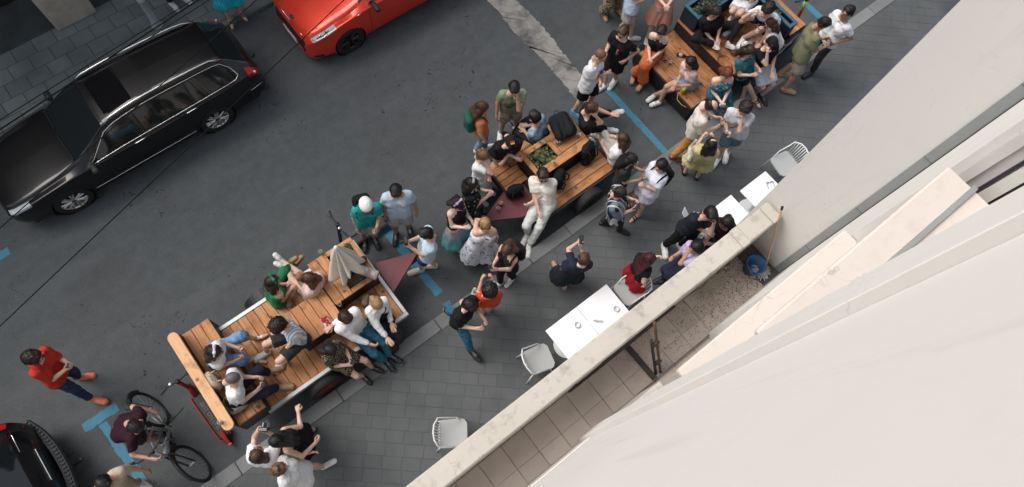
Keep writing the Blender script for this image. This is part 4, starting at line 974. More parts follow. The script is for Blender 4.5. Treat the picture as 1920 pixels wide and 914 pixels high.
def wheel_part(parent, x, y, side, r, w, rim, spokes, hub=None):
    e = MB(); e.ring_y([(r*.68,-w/2),(r*.93,-w/2),(r,-w/2+.03),(r,w/2-.03),(r*.93,w/2),(r*.68,w/2)], 32); o = e.build('wheel', TYRE, parent, (x, y, r), smooth=False)
    d = MB(); yo = side*w*.42; d.ring_y([(r*.62,yo-.03*side),(r*.70,yo),(r*.70,yo-.10*side),(r*.6,yo-.10*side)], 32)
    for k in range(spokes):
        a = 2*math.pi*k/spokes
        for off in (-.16, .16):
            c0, s0 = math.cos(a+off*.5), math.sin(a+off*.5); c1, s1 = math.cos(a+off), math.sin(a+off); d.tube([(r*.12*c0,yo-.012*side,r*.12*s0),(r*.64*c1,yo-.01*side,r*.64*s1)], [.020,.016], 5)
    d.lathe([(.001,0),(.045,0),(.05,.01),(.001,.012)], 12); d.build('rim', rim, o)
    b = MB(); b.ring_y([(.02,yo-.09*side),(r*.6,yo-.09*side),(r*.6,yo-.11*side),(.02,yo-.11*side)], 24); b.build('brake_disc', BPL, o)
def car(label, loc, yaw, S, paint, rim, spokes, chrome=True):
    root = empty('parked_car', loc, yaw); tag(root, label, 'car', 'cars parked in the street')
    u, R, seg = car_surface(S); L = S['u'][-1]; nu, nv = R.shape[:2]
    C = {}
    x = L/2-u                                                           # local +x is the nose
    V = np.zeros((nu, 2*nv-1, 3)); V[:,:nv,0] = x[:,None]; V[:,:nv,1] = R[:,:,0]; V[:,:nv,2] = R[:,:,1]
    V[:,nv:,0] = x[:,None]; V[:,nv:,1] = -R[:,::-1,0][:,1:]; V[:,nv:,2] = R[:,::-1,1][:,1:]
    P = V.reshape(-1,3); W2 = 2*nv-1
    I, J = np.meshgrid(np.arange(nu-1), np.arange(W2-1), indexing='ij'); Q = np.stack([I*W2+J, I*W2+J+1, (I+1)*W2+J+1, (I+1)*W2+J], -1).reshape(-1,4)
    cen = P[Q].mean(1); cu = L/2-cen[:,0]; cz = cen[:,2]; jj = J.reshape(-1); v = np.where(jj < nv-1, jj, W2-2-jj)/seg+.5/seg
    cls = S['classify'](cu, cz, v, np.abs(cen[:,1]))
    keep = np.ones(len(Q), bool)
    for wx in S['wheels']: keep &= ~((v < 4.0) & ((cu-wx)**2+(cz-S['wr_'])**2 < (S['wr_']+.035)**2))
    mats = S['mats']
    names = {0:'body',1:'side_window',2:'windshield',3:'rear_window',4:'headlight',5:'taillight',6:'sunroof',7:'grille',8:'lower_trim',9:'fog_lamp'}
    lm = {0:paint,1:GLASS,2:GLASS,3:GLASS,4:LENS,5:RLENS,6:plain('sunroof_glass', (.006,.006,.007), .06),7:BPL,8:BPL,9:BPL}
    for k, nm in names.items():
        for side in ((0,) if k in (0,2,3,6,7) else (1,-1)):
            s_ = keep & (cls == k); 
            if side: s_ &= (cen[:,1]*side > 0)
            if not s_.any(): continue
            q = Q[s_]; ids, inv = np.unique(q, return_inverse=True); link(nm, mesh_data(nm, P[ids], inv.reshape(-1,4), (lm[k],), None, True), root)
    # ends, floor, wheel wells
    for i in (0, nu-1): m = MB(); n = W2; m.add(V[i], [tuple(range(n)) if i else tuple(range(n-1,-1,-1))]); m.build('bumper_end', paint, root)
    m = MB(); m.box((-L/2+.25,-.78,.20),(L/2-.25,.78,.46)); m.build('underbody', BPL, root)
    for wx in S['wheels']:
        for sd in (1,-1):
            wheel_part(root, L/2-wx, sd*S['tw'], sd, S['wr_'], .21, rim, spokes); rr_ = S['wr_']+.035
            m = MB(); m.tube([(L/2-wx+rr_*math.cos(a), sd*(S['tw']+.10), S['wr_']+rr_*math.sin(a)) for a in np.linspace(-.25,math.pi+.25,22)], .014, 6); m.build('arch_lip', paint if not S.get('blackend') else BPL, root, smooth=True)
            m = MB(); m.ring_y([(rr_,-.25 if sd > 0 else -.02),(rr_+.01,-.25 if sd > 0 else -.02),(rr_+.01,.02 if sd > 0 else .25),(rr_,.02 if sd > 0 else .25)], 24, (L/2-wx, sd*(S['tw']+.06), S['wr_'])); m.build('wheel_well', BPL, root)
    def surf(uu, vv, sd=1, off=0.0):
        i = min(nu-2, max(0, uu/L*(nu-1))); i0 = int(i); j = vv*seg; j0 = min(nv-2, int(j)); a = R[i0]*(1-(i-i0))+R[i0+1]*(i-i0); p = a[j0]*(1-(j-j0))+a[j0+1]*(j-j0); return Vector((L/2-uu, sd*(p[0]+off), p[1]+off*.3))
    S['deco'](root, surf, L); return root
def strip(root, surf, name, mat, path, sd, r=.010, off=.006, closed=False):
    m = MB(); m.tube([surf(a,b,sd,off) for a,b in path], r, 5, closed=closed); return m.build(name, mat, root, smooth=True)
def mirrors(root, surf, uu, mat):
    for sd in (1,-1):
        p = surf(uu,4.15,sd,.0); m = MB(); m.tube([p, p+Vector((.0,sd*.10,.03))], .02, 6); m.build('mirror_arm', BPL, root)
        f = Field((-.11,-.09,-.09),(.11,.09,.09),.016); f.cone((0,-.05,0),(0,.06,.0),.055,.062,0); f.cut((-.045,0,0),(-1,0,.0)); vv,ff = f.mesh(); vv = vv*np.array([1,1.1,.9]); link('mirror', mesh_data('mirror', vv, ff, (mat,), None, True), root, p+Vector((0.0,sd*.16,.05)))
def handles(root, surf, us, vv, mat):
    for a in us:
        for sd in (1,-1): strip(root, surf, 'door_handle', mat, [(a-.10,vv),(a-.07,vv+.05),(a+.05,vv+.05),(a+.09,vv)], sd, .011, .018)
def door_gaps(root, surf, us, lo=.9, hi=3.95):
    for a in us:
        for sd in (1,-1): strip(root, surf, 'door_gap', BPL, [(a,b) for b in np.linspace(lo,hi,7)], sd, .0045, .001)
def plate(root, p, blue_left, yaw=0, w=.50, h=.11, tilt=0.0):
    m = MB(); m.box((-.006,-w/2,-h/2),(.006,w/2,h/2),0,.003); m.box((.0062,(w/2-.045) if blue_left else -w/2,-h/2+.003),(.0075,w/2-.002 if blue_left else -w/2+.045,h/2-.003),1); 
    for k in range(7):
        if k == 2: continue
        y = -.17+k*.052; m.box((.0062,y-.014,-.032),(.0075,y-.006,.032),2); m.box((.0062,y+.004,-.032),(.0075,y+.012,.032),2); m.box((.0062,y-.006,.020-.03*(k%3)),(.0075,y+.004,.03-.03*(k%3)),2)
    o = m.build('licence_plate', [plain('plate_white', (.58,.58,.56), .5), plain('plate_blue', (.02,.06,.22), .5), plain('plate_ink', (.03,.03,.03), .5)], root, p); o.rotation_euler = (0, tilt, yaw); return o

# estate car
W_ = dict(u=[0,.06,.22,.6,1.10,1.38,1.78,2.15,2.9,3.7,4.22,4.50,4.66,4.74,4.79], top=[.50,.66,.76,.86,.945,1.02,1.25,1.41,1.475,1.455,1.395,1.15,.98,.80,.50], belt=[.46,.60,.71,.81,.885,.91,.93,.945,.965,.985,.99,.97,.90,.74,.46],
    wb=[.52,.66,.80,.885,.905,.91,.912,.912,.912,.908,.885,.845,.80,.74,.62], wr=[.40,.52,.66,.74,.745,.74,.70,.635,.605,.60,.585,.61,.64,.62,.5], zb=[.30,.24,.21,.20,.20,.20,.20,.20,.20,.20,.21,.24,.27,.30,.34], wheels=[.94,3.65], wr_=.325, tw=.785, mats=None)
def cls_wagon(u, z, v, y):
    c = np.zeros(len(u), int)
    a_line = 1.36+(z-.92)/.45*.74; d_line = 4.36-(z-1.0)/.4*.22
    c[(v > 4.08) & (v < 4.92) & (u > a_line+.10) & (u < d_line)] = 1
    c[(v > 5.25) & (u > 1.40) & (u < 2.10)] = 2
    c[(v > 5.2) & (u > 4.27) & (u < 4.62)] = 3
    c[(v > 3.0) & (v < 4.9) & (u > .10) & (u < .46) & (z > .60+.2*u)] = 4
    c[(v > 2.9) & (v < 4.6) & (u > 4.50) & (u < 4.72) & (z > .70)] = 5
    c[(v > 5.9) & (u > 2.22) & (u < 2.72) & (y < .45)] = 6
    c[(u < .10) & (z > .38) & (z < .62) & (y < .42)] = 7
    c[(v < .7) & (u > .2)] = 8
    return c
def deco_wagon(root, surf, L):
    for sd in (1,-1):
        top_ = [(1.62+.02*k,4.55+.0*k) for k in range(0)]; lo_ = [(a,4.06) for a in np.linspace(1.50,4.28,16)]; hi_ = [(4.36,4.25),(4.30,4.65),(4.18,4.94)]+[(a,4.97) for a in np.linspace(4.05,2.25,10)]+[(2.05,4.9),(1.82,4.6),(1.66,4.3)]
        strip(root, surf, 'window_trim', CHROME, lo_+hi_, sd, .0085, .004, True)
        strip(root, surf, 'side_strip', CHROME, [(a,1.35) for a in np.linspace(1.35,3.25,12)], sd, .007, .006)
        m = MB(); pts = [surf(2.10,5.35,sd,.0)+Vector((0,0,.0))]+[surf(a,5.5,sd,.0)+Vector((0,0,.055)) for a in np.linspace(2.25,4.05,12)]+[surf(4.25,5.35,sd,.0)]
        m.tube(pts, [.016]+[.018]*12+[.024], 8); 
        for a in (2.9,3.6): m.tube([surf(a,5.5,sd), surf(a,5.5,sd)+Vector((0,0,.055))], .014, 6)
        m.build('roof_rail', CHROME, root, smooth=True)
        for a in (2.58,3.50): strip(root, surf, 'pillar', BPL, [(a,b) for b in np.linspace(4.1,4.9,5)], sd, .022, -.008)
        strip(root, surf, 'reverse_light', WLENS, [(4.62,3.6),(4.64,3.75)], sd, .03, .004)
        strip(root, surf, 'bumper_strip', CHROME, [(4.42,1.9),(4.6,1.9),(4.70,1.9)], sd, .006, .006)
    mirrors(root, surf, 1.60, BPL); handles(root, surf, (2.42,3.38), 3.25, CHROME); door_gaps(root, surf, (1.52,2.58,3.52))
    m = MB(); m.tube([surf(2.13,b,1).lerp(surf(2.13,b,1),0) for b in np.linspace(5.3,8,8)]+[surf(2.13,b,-1) for b in np.linspace(7.6,5.3,7)], .006, 4); m.build('roof_seam', BPL, root)
    for sd in (.0,): m = MB(); m.tube([surf(1.42,6.2,1)+Vector((0,0,.02)), surf(1.40,7.9,-1)+Vector((0,0,.02))], .010, 5); m.tube([surf(1.42,7.5,-1)+Vector((0,0,.02)), surf(1.44,5.9,-1)+Vector((0,0,.02))], .010, 5); m.build('wiper', BPL, root)
    plate(root, (L/2+.002,0,.42), True); plate(root, (-L/2+.05,0,.70), True, math.pi)
    m = MB(); m.lathe([(.001,0),(.05,0),(.055,.008),(.04,.01),(.001,.006)], 16); o = m.build('emblem', CHROME, root, surf(.10,8,1)+Vector((.02,0,.0))); o.rotation_euler = (0,1.0,0)
    m = MB(); m.tube([(-L/2-.07,-.06,.36),(-L/2-.09,-.06,.42)], .022, 8); m.tube([(-L/2+.1,-.06,.36),(-L/2-.07,-.06,.36)], .016, 6); m.build('tow_ball', BPL, root, smooth=True)
W_['classify'] = cls_wagon; W_['deco'] = deco_wagon
BLACKP = carpaint('black_car_paint', (.006,.006,.007)); REDP = carpaint('red_car_paint', (.64,.042,.018))
WAG = car('black estate car with chrome roof rails parked beside the far pavement', (-1.015,8.61,0), math.pi, W_, BLACKP, ALLOY, 7); WAG.scale = (1,.84,.98)
# red hatchback
H_ = dict(u=[0,.05,.18,.5,.95,1.20,1.60,2.0,2.6,3.2,3.6,3.85,3.98,4.04], top=[.46,.64,.76,.87,.955,1.03,1.24,1.40,1.46,1.42,1.34,1.08,.85,.5], belt=[.42,.58,.71,.82,.90,.93,.955,.975,1.0,1.02,1.03,.98,.8,.46],
    wb=[.50,.64,.77,.85,.865,.868,.868,.868,.868,.865,.85,.80,.74,.62], wr=[.38,.50,.63,.70,.715,.71,.67,.60,.57,.56,.55,.58,.6,.5], zb=[.22,.17,.16,.17,.18,.19,.19,.19,.19,.19,.20,.23,.27,.32], wheels=[.83,3.32], wr_=.32, tw=.745, mats=None)
def cls_hatch(u, z, v, y):
    c = np.zeros(len(u), int); a_line = 1.16+(z-.93)/.45*.78
    c[(v > 4.08) & (v < 4.92) & (u > a_line+.12) & (u < 3.45)] = 1; c[(v > 5.2) & (u > 1.22) & (u < 1.96)] = 2; c[(v > 5.2) & (u > 3.64) & (u < 3.9)] = 3
    c[(v > 3.35) & (v < 5.0) & (u > .16) & (u < .62) & (z > .66+.22*u)] = 4; c[(v > 2.9) & (v < 4.6) & (u > 3.72) & (z > .75)] = 5
    c[(u < .12) & (z > .34) & (z < .60) & (y < .56)] = 7; c[(v < .55) & (u > .4)] = 8
    c[(v > .8) & (v < 1.5) & (u > .10) & (u < .26) & (y > .45)] = 9
    return c
def deco_hatch(root, surf, L):
    mirrors(root, surf, 1.42, BPL); handles(root, surf, (2.35,), 3.25, REDP); door_gaps(root, surf, (1.32,2.55))
    for sd in (1,-1): 
        strip(root, surf, 'hood_gap', BPL, [(.14,6.8),(.22,5.9),(.40,5.25),(.8,5.05),(1.15,5.0)], sd, .005, .001); strip(root, surf, 'badge', CHROME, [(1.06,3.3),(1.16,3.32)], sd, .008, .004)
        strip(root, surf, 'headlight_edge', CHROME, [(.17,4.6),(.2,3.9),(.36,3.75),(.60,4.3)], sd, .008, .004); strip(root, surf, 'grille_edge', CHROME, [(.075,7.9),(.08,6.5),(.10,5.3)], sd, .006, .003)
    for sd in (1,-1): strip(root, surf, 'headlight_bar', BPL, [(.24,4.35),(.34,4.2),(.50,4.45)], sd, .012, .004); strip(root, surf, 'projector', CHROME, [(.30,4.5),(.33,4.55)], sd, .028, .002); strip(root, surf, 'projector', BPL, [(.42,4.62),(.44,4.66)], sd, .02, .004)
    m = MB(); f = Field((-.1,-.1,-.03),(.1,.1,.03),.01); f.ell((0,0,0),(.035,.075,.012),0); vv,ff = f.mesh(); o = link('emblem', mesh_data('emblem', vv, ff, (plain('emblem_blue', (.02,.035,.09), .25),), None, True), root, surf(.14,8,1)+Vector((.01,0,.005))); o.rotation_euler = (0,.75,0)
    plate(root, (L/2+.010,0,.36), False)
H_['classify'] = cls_hatch; H_['deco'] = deco_hatch
RED = car('red hatchback with black wheels parked by the far pavement', (2.27+2.02,8.70,0), math.pi, H_, REDP, DALLOY, 6); RED.scale = (1,.93,1)
# black car of which only the tail shows
D_ = dict(W_); D_['u'] = [a*.92 for a in W_['u']]; D_['top'] = [a*1.08 for a in W_['top']]; D_['wheels'] = [.86,3.4]; D_['belt'] = [a*1.03 for a in W_['belt']]
def cls_d(u, z, v, y):
    c = cls_wagon(u/.92, z/1.05, v, y); c[(c == 5)] = 0; c[(v > 3.9) & (v < 4.6) & (u > 4.14) & (u < 4.25) & (z > .84)] = 5; return c
def deco_d(root, surf, L):
    plate(root, (-L/2+.045,.0,.80), True, math.pi, w=.52, h=.11, tilt=.35)
    m = MB(); pts = [(-L/2-.02+.20*abs(y/.86)**2.4, y) for y in np.linspace(-.84,.84,25)]; v = []; f = []
    for (x, y) in pts:
        for dx, z in ((.0,.585),(-.10,.56),(-.11,.50),(.02,.48)): v.append((x+dx, y, z))
    for i in range(24):
        for j in range(4): f.append((i*4+j,i*4+(j+1)%4,i*4+4+(j+1)%4,i*4+4+j))
    m.add(v, f); br = m.build('bumper_guard', plain('grey_bumper', (.030,.036,.041), .65, var=.1), root)
    for k in range(27):
        y = -.80+k*.0615; x = -L/2-.02+.20*abs(y/.86)**2.4; m = MB(); m.box((x-.085,y-.012,.5745),(x-.02,y+.012,.590)); m.build('guard_rib', BPL, br)
    m = MB(); m.tube([(-L/2-.10,.10,.34),(-L/2-.24,.10,.36),(-L/2-.25,.10,.42)], [.018,.018,.026], 8); m.tube([(-L/2-.02,-.10,.30),(-L/2-.16,-.10,.30)], .014, 6); m.lathe([(.001,0),(.03,0),(.03,.02),(.001,.03)], 10, (-L/2-.25,.10,.40)); m.build('tow_bar', BPL, root, smooth=True)
    m = MB(); m.tube([(-L/2+.10+.06*math.cos(a)*.4, .26+.06*math.sin(a), .965+.04*math.cos(a)) for a in np.linspace(.6,5.8,12)], .010, 5); m.build('emblem', CHROME, root)
    strip(root, surf, 'tailgate_trim', CHROME, [(4.28,5.2),(4.29,6.2),(4.29,7.2)], -1, .006, .004); strip(root, surf, 'tailgate_trim', CHROME, [(4.28,5.2),(4.29,5.8)], 1, .006, .004)
D_['classify'] = cls_d; D_['deco'] = deco_d
car('black car with a ribbed bumper guard and tow bar, only its tail in view', (-4.47-2.2,4.03,0), math.pi, D_, carpaint('black_car_paint_b', (.006,.006,.007)), ALLOY, 6)

# ------------------------------------------------------------------ bicycle and electric scooters
BKM = plain('bike_grey', (.34,.36,.38), .35, metal=.5); BKB = plain('bike_black', (.014,.014,.015), .5); BKS = plain('bike_steel', (.55,.56,.58), .3, metal=.9)
def bicycle(label, rear, front, lean):
    r_, f_ = np.array(rear), np.array(front); d = f_-r_; L = 1.10; yaw = math.atan2(d[1], d[0]); c = (r_+f_)/2
    root = empty('bicycle', (c[0], c[1], .0)); root.rotation_euler = (lean, 0, yaw); tag(root, label, 'bicycle')
    R_ = .345; xr, xf = -L/2, L/2; bb = (xr+.44,0,.29); st_ = (xr+.30,0,.86); hd_ = (xf-.30,0,.90); hb = (xf-.25,0,.76)
    def wheel(x, nm):
        m = MB(); m.tube([(x+R_*math.cos(a),0,R_+R_*math.sin(a)) for a in np.linspace(0,2*math.pi,41)[:-1]], .021, 8, closed=True); o = m.build('wheel', TYRE, root, smooth=True)
        k = MB(); k.tube([(x+(R_-.03)*math.cos(a),0,R_+(R_-.03)*math.sin(a)) for a in np.linspace(0,2*math.pi,41)[:-1]], .010, 6, closed=True); k.build('rim', BKB, o)
        s_ = MB()
        for i in range(28): a = 2*math.pi*i/28; y = .03 if i % 2 else -.03; s_.tube([(x+.02*math.cos(a+.5),y,R_+.02*math.sin(a+.5)),(x+(R_-.03)*math.cos(a),0,R_+(R_-.03)*math.sin(a))], .0016, 3)
        s_.tube([(x,-.05,R_),(x,.05,R_)], .018, 8); s_.build('spokes', BKS, o)
        g_ = MB(); g_.tube([(x+(R_+.035)*math.cos(a),0,R_+(R_+.035)*math.sin(a)) for a in np.linspace(.25*math.pi,1.05*math.pi,14)] if x < 0 else [(x+(R_+.035)*math.cos(a),0,R_+(R_+.035)*math.sin(a)) for a in np.linspace(.25*math.pi,.95*math.pi,14)], .022, 6); g_.build('mudguard', BKB, root)
    wheel(xr, 'rear'); wheel(xf, 'front')
    m = MB(); m.tube([hb, bb], .030, 10); m.tube([hd_, (st_[0]+.02,0,st_[2]-.12)], .019, 10); m.tube([bb, st_], .020, 10)
    m.tube([(hd_[0]-.02,0,hd_[2]+.04), (hb[0]+.02,0,hb[2]-.02)], .022, 10)
    for s_ in (1,-1): m.tube([bb, (xr,s_*.06,R_)], .012, 6); m.tube([(st_[0]+.02,0,st_[2]-.12), (xr,s_*.06,R_)], .010, 6)
    m.build('frame', BKM, root, smooth=True)
    m = MB()
    for s_ in (1,-1): m.tube([(hb[0]+.02,s_*.05,hb[2]-.05),(xf,s_*.055,R_)], .014, 6)
    m.tube([(hb[0]+.02,-.05,hb[2]-.05),(hb[0]+.02,.05,hb[2]-.05)], .02, 6); m.build('fork', BKB, root, smooth=True)
    m = MB(); m.tube([(hd_[0]-.03,0,hd_[2]+.03),(hd_[0]-.02,0,hd_[2]+.14)], .016, 8); m.tube([(hd_[0]-.12,.33,1.05),(hd_[0]-.04,.20,1.06),(hd_[0]-.0,.0,1.05),(hd_[0]-.04,-.20,1.06),(hd_[0]-.12,-.33,1.05)], .013, 8); m.build('handlebar', BKB, root, smooth=True)
    for s_ in (1,-1): m = MB(); m.tube([(hd_[0]-.13,s_*.34,1.05),(hd_[0]-.08,s_*.24,1.058)], .02, 8); m.build('grip', BKB, root); m = MB(); m.tube([(hd_[0]-.0,s_*.2,1.05),(hd_[0]+.02,s_*.24,1.04),(hd_[0]-.03,s_*.33,1.03)], .008, 5); m.build('brake_lever', BKS, root)
    f = Field((-.16,-.1,-.05),(.18,.1,.05),.013); f.cone((-.09,0,0),(.15,0,-.01),.028,.016,.01); f.cone((-.09,-.045,0),(-.09,.045,0),.032,.032,.04); vv,ff = f.mesh(); link('saddle', mesh_data('saddle', vv, ff, (BKB,), None, True), root, (st_[0]-.01,0,st_[2]+.09)); m = MB(); m.tube([st_, (st_[0]-.01,0,st_[2]+.08)], .013, 8); m.build('seat_post', BKS, root)
    m = MB(); m.ring_y([(.04,.0),(.095,.0),(.095,.008),(.04,.008)], 24, (bb[0],-.05,bb[2])); m.tube([(bb[0],-.07,bb[2]),(bb[0]+.12,-.075,bb[2]-.12),(bb[0]+.13,-.13,bb[2]-.12)], .010, 6); m.tube([(bb[0],.07,bb[2]),(bb[0]-.12,.075,bb[2]+.12),(bb[0]-.13,.13,bb[2]+.12)], .010, 6); m.build('crank', BKB, root)
    m = MB(); z = .74
    for y in (-.06,0,.06): m.tube([(xr-.20,y,z),(xr+.16,y,z)], .006, 5)
    for x in (xr-.20,xr-.02,xr+.16): m.tube([(x,-.06,z),(x,.06,z)], .006, 5)
    for s_ in (1,-1): m.tube([(xr,s_*.06,R_),(xr-.10,s_*.06,z)], .006, 5)
    m.build('rack', BKB, root); m = MB(); m.lathe([(.001,0),(.03,0),(.035,.02),(.02,.05)], 10, (hd_[0]+.08,0,.98)); m.build('lamp', BKS, root); m = MB(); m.tube([(bb[0]+.18,0,bb[2]+.20),(bb[0]+.10,0,bb[2]+.36)], .036, 10); m.build('bottle', plain('bottle_grey', (.10,.13,.15), .4), root)
    m = MB(); m.tube([(bb[0]-.08,.05,.28),(bb[0]-.20,.26,.02)], .008, 5); m.build('kickstand', BKB, root)
bicycle('grey trekking bicycle held by the man in the maroon polo shirt', (-3.03,4.07), (-2.90,2.86), .27)
SCR = plain('scooter_red', (.30,.018,.013), .45); SCB = plain('scooter_black', (.016,.018,.02), .6)
def scooter(label, loc, yaw, lean, text=None, stem=SCR, upper=None):
    root = empty('electric_scooter', loc); root.rotation_euler = (lean, 0, yaw); tag(root, label, 'scooter', 'electric scooters')
    m = MB(); m.box((-.50,-.085,.10),(.34,.085,.15), bev=.02); dk = m.build('deck', SCB, root)
    for s_ in (1,-1): m = MB(); m.tube([(-.50,s_*.09,.145),(.34,s_*.09,.145)], .012, 6); m.build('edge_strip', stem, dk)
    if text:
        cu = bpy.data.curves.new('txt','FONT'); cu.body = text; cu.size = .085; cu.align_x = 'CENTER'; cu.align_y = 'CENTER'; cu.extrude = .001
        to = bpy.data.objects.new('lettering_tmp', cu); COL.objects.link(to); me = bpy.data.meshes.new_from_object(to); bpy.data.objects.remove(to); me.materials.clear(); me.materials.append(plain('print_grey', (.10,.115,.125), .6)); o = link('lettering', me, dk, (-.08,0,.1525)); o.rotation_euler = (0,0,math.pi)
    for x in (-.52,.46):
        m = MB(); m.tube([(x+.10*math.cos(a),0,.10+.0+.10*math.sin(a)) for a in np.linspace(0,2*math.pi,25)[:-1]], .024, 8, closed=True); o = m.build('wheel', TYRE, root, smooth=True); k = MB(); k.ring_y([(.01,-.018),(.08,-.018),(.08,.018),(.01,.018)], 18, (x,0,.10)); k.build('rim', SCB, o)
    m = MB(); m.tube([(-.40,0,.17),(-.52,0,.225),(-.62,0,.17)], [.03,.035,.02], 8); m.build('mudguard', stem, root); m = MB(); m.box((-.66,-.03,.15),(-.63,.03,.19), bev=.008); m.build('tail_lamp', plain('lamp_red', (.6,.02,.02), .3), root)
    m = MB(); m.tube([(.34,0,.13),(.44,0,.22),(.455,0,.34)], [.045,.045,.038], 10); m.tube([(.455,0,.30),(.36,0,1.02)], .030, 10); m.build('stem', stem, root, smooth=True)
    if upper: m = MB(); m.tube([(.40,0,.75),(.357,0,1.05)], .032, 10); m.build('stem_sleeve', upper, root, smooth=True)
    m = MB(); m.tube([(.34,.27,1.05),(.37,.15,1.07),(.36,0,1.06),(.37,-.15,1.07),(.34,-.27,1.05)], .014, 8); m.tube([(.36,0,1.0),(.36,0,1.08)], .035, 10); m.build('handlebar', SCB, root, smooth=True)
    for s_ in (1,-1): m = MB(); m.tube([(.34,s_*.28,1.05),(.365,s_*.17,1.068)], .020, 8); m.build('grip', SCB, root); m = MB(); m.tube([(.40,s_*.15,1.06),(.41,s_*.25,1.04)], .006, 5); m.build('brake_lever', SCB, root); m = MB(); m.lathe([(.001,0),(.022,0),(.022,.02),(.001,.025)], 10, (.37,.09,1.085)); m.build('bell', BKS, root)
scooter('red and black electric scooter leaning behind the headrest beam', (-2.50,3.50,0), math.radians(93), .10, 'BEST ON LINE')
scooter('electric scooter with a red and yellow stem beside the wooden bench', (10.62,3.55,0), math.radians(-105), .0, None, SCR, plain('lime_plastic', (.42,.50,.05), .5))
scooter('dark electric scooter standing behind the planter end of the nearest trailer', (1.15,4.54,0), math.radians(180), .03, None, SCB)

# ------------------------------------------------------------------ cafe tables and chairs
TW = plain('white_tabletop', (.72,.72,.74), .45, var=.02); CHW = plain('chair_white', (.62,.63,.63), .5, var=.05); CHG = plain('chair_grey_pad', (.34,.35,.35), .7, var=.06)
def table(label, x0, x1, y0, y1):
    t = empty('cafe_table', ((x0+x1)/2,(y0+y1)/2,.1)); tag(t, label, 'table', 'white cafe tables under the balcony'); hx, hy = (x1-x0)/2, (y1-y0)/2
    mpart(lambda m: m.box((-hx,-hy,.715),(hx,hy,.74), bev=.006), 'tabletop', TW, t); mpart(lambda m: m.tube([(0,0,.03),(0,0,.714)], .035, 10), 'column', CHW, t); mpart(lambda m: m.lathe([(.24,0),(.24,.012),(.05,.03)], 20), 'base', CHW, t)
table('white cafe table with a round ashtray, beside the grey chair below the balcony', 2.43,3.07,.57,1.215); table('white cafe table with a napkin holder, next to the chair by the red skirt', 3.075,3.715,.57,1.215)
table('white square cafe table behind the man in black with papers', 5.88,6.52,.50,1.135); table('white cafe table with sunglasses on it, near the pale side wall', 6.70,7.345,.45,1.095)
def chair(label, x, y, yaw):
    t = empty('cafe_chair', (x,y,.1), yaw); t.scale = (.92,.92,.97); tag(t, label, 'chair', 'light cafe chairs under the balcony')
    mpart(lambda m: m.prism([(-.22,-.18),(-.19,-.225),(-.12,-.245),(.12,-.245),(.19,-.225),(.22,-.18),(.235,.12),(.22,.19),(.16,.235),(-.16,.235),(-.22,.19),(-.235,.12)], .43, .465), 'seat', CHG, t)
    bkp = [(-.235,-.18,.66),(-.225,-.24,.76),(-.12,-.30,.80),(0,-.315,.805),(.12,-.30,.80),(.225,-.24,.76),(.235,-.18,.66)]
    mpart(lambda m: m.tube([(-.235,.05,.62)]+bkp+[(.235,.05,.62)], .013, 8), 'back_rail', CHW, t, smooth=True)
    for i in range(9):
        a = -.19+i*.0475; mpart(lambda m: m.tube([(a*.9,-.215,.455),(a,-.26+.25*a*a*4*.2,.62),(a*1.05,-.298+abs(a)**2*1.3,.795-abs(a)**2*.9)], .009, 6), 'slat', CHW, t, smooth=True)
    for sx in (-1,1):
        mpart(lambda m: m.tube([(sx*.235,.05,.62),(sx*.225,.12,.45),(sx*.26,.20,0)], .012, 8), 'leg', CHW, t, smooth=True); mpart(lambda m: m.tube([(sx*.20,-.19,.45),(sx*.25,-.30,0)], .012, 8), 'leg', CHW, t, smooth=True)
chair('light grey cafe chair at the end of the joined white tables', 2.12,.95,math.radians(-105)); chair('lone light grey cafe chair half hidden by the parapet, nearest the camera', .36,.86,math.radians(-125)); chair('grey slatted cafe chair between the white table and the red skirt', 4.06,.93,math.radians(85)); chair('light cafe chair beyond the table with sunglasses', 7.95,1.02,math.radians(80)); chair('white wire cafe chair behind the man in black with papers', 5.80,1.08,math.radians(-90))
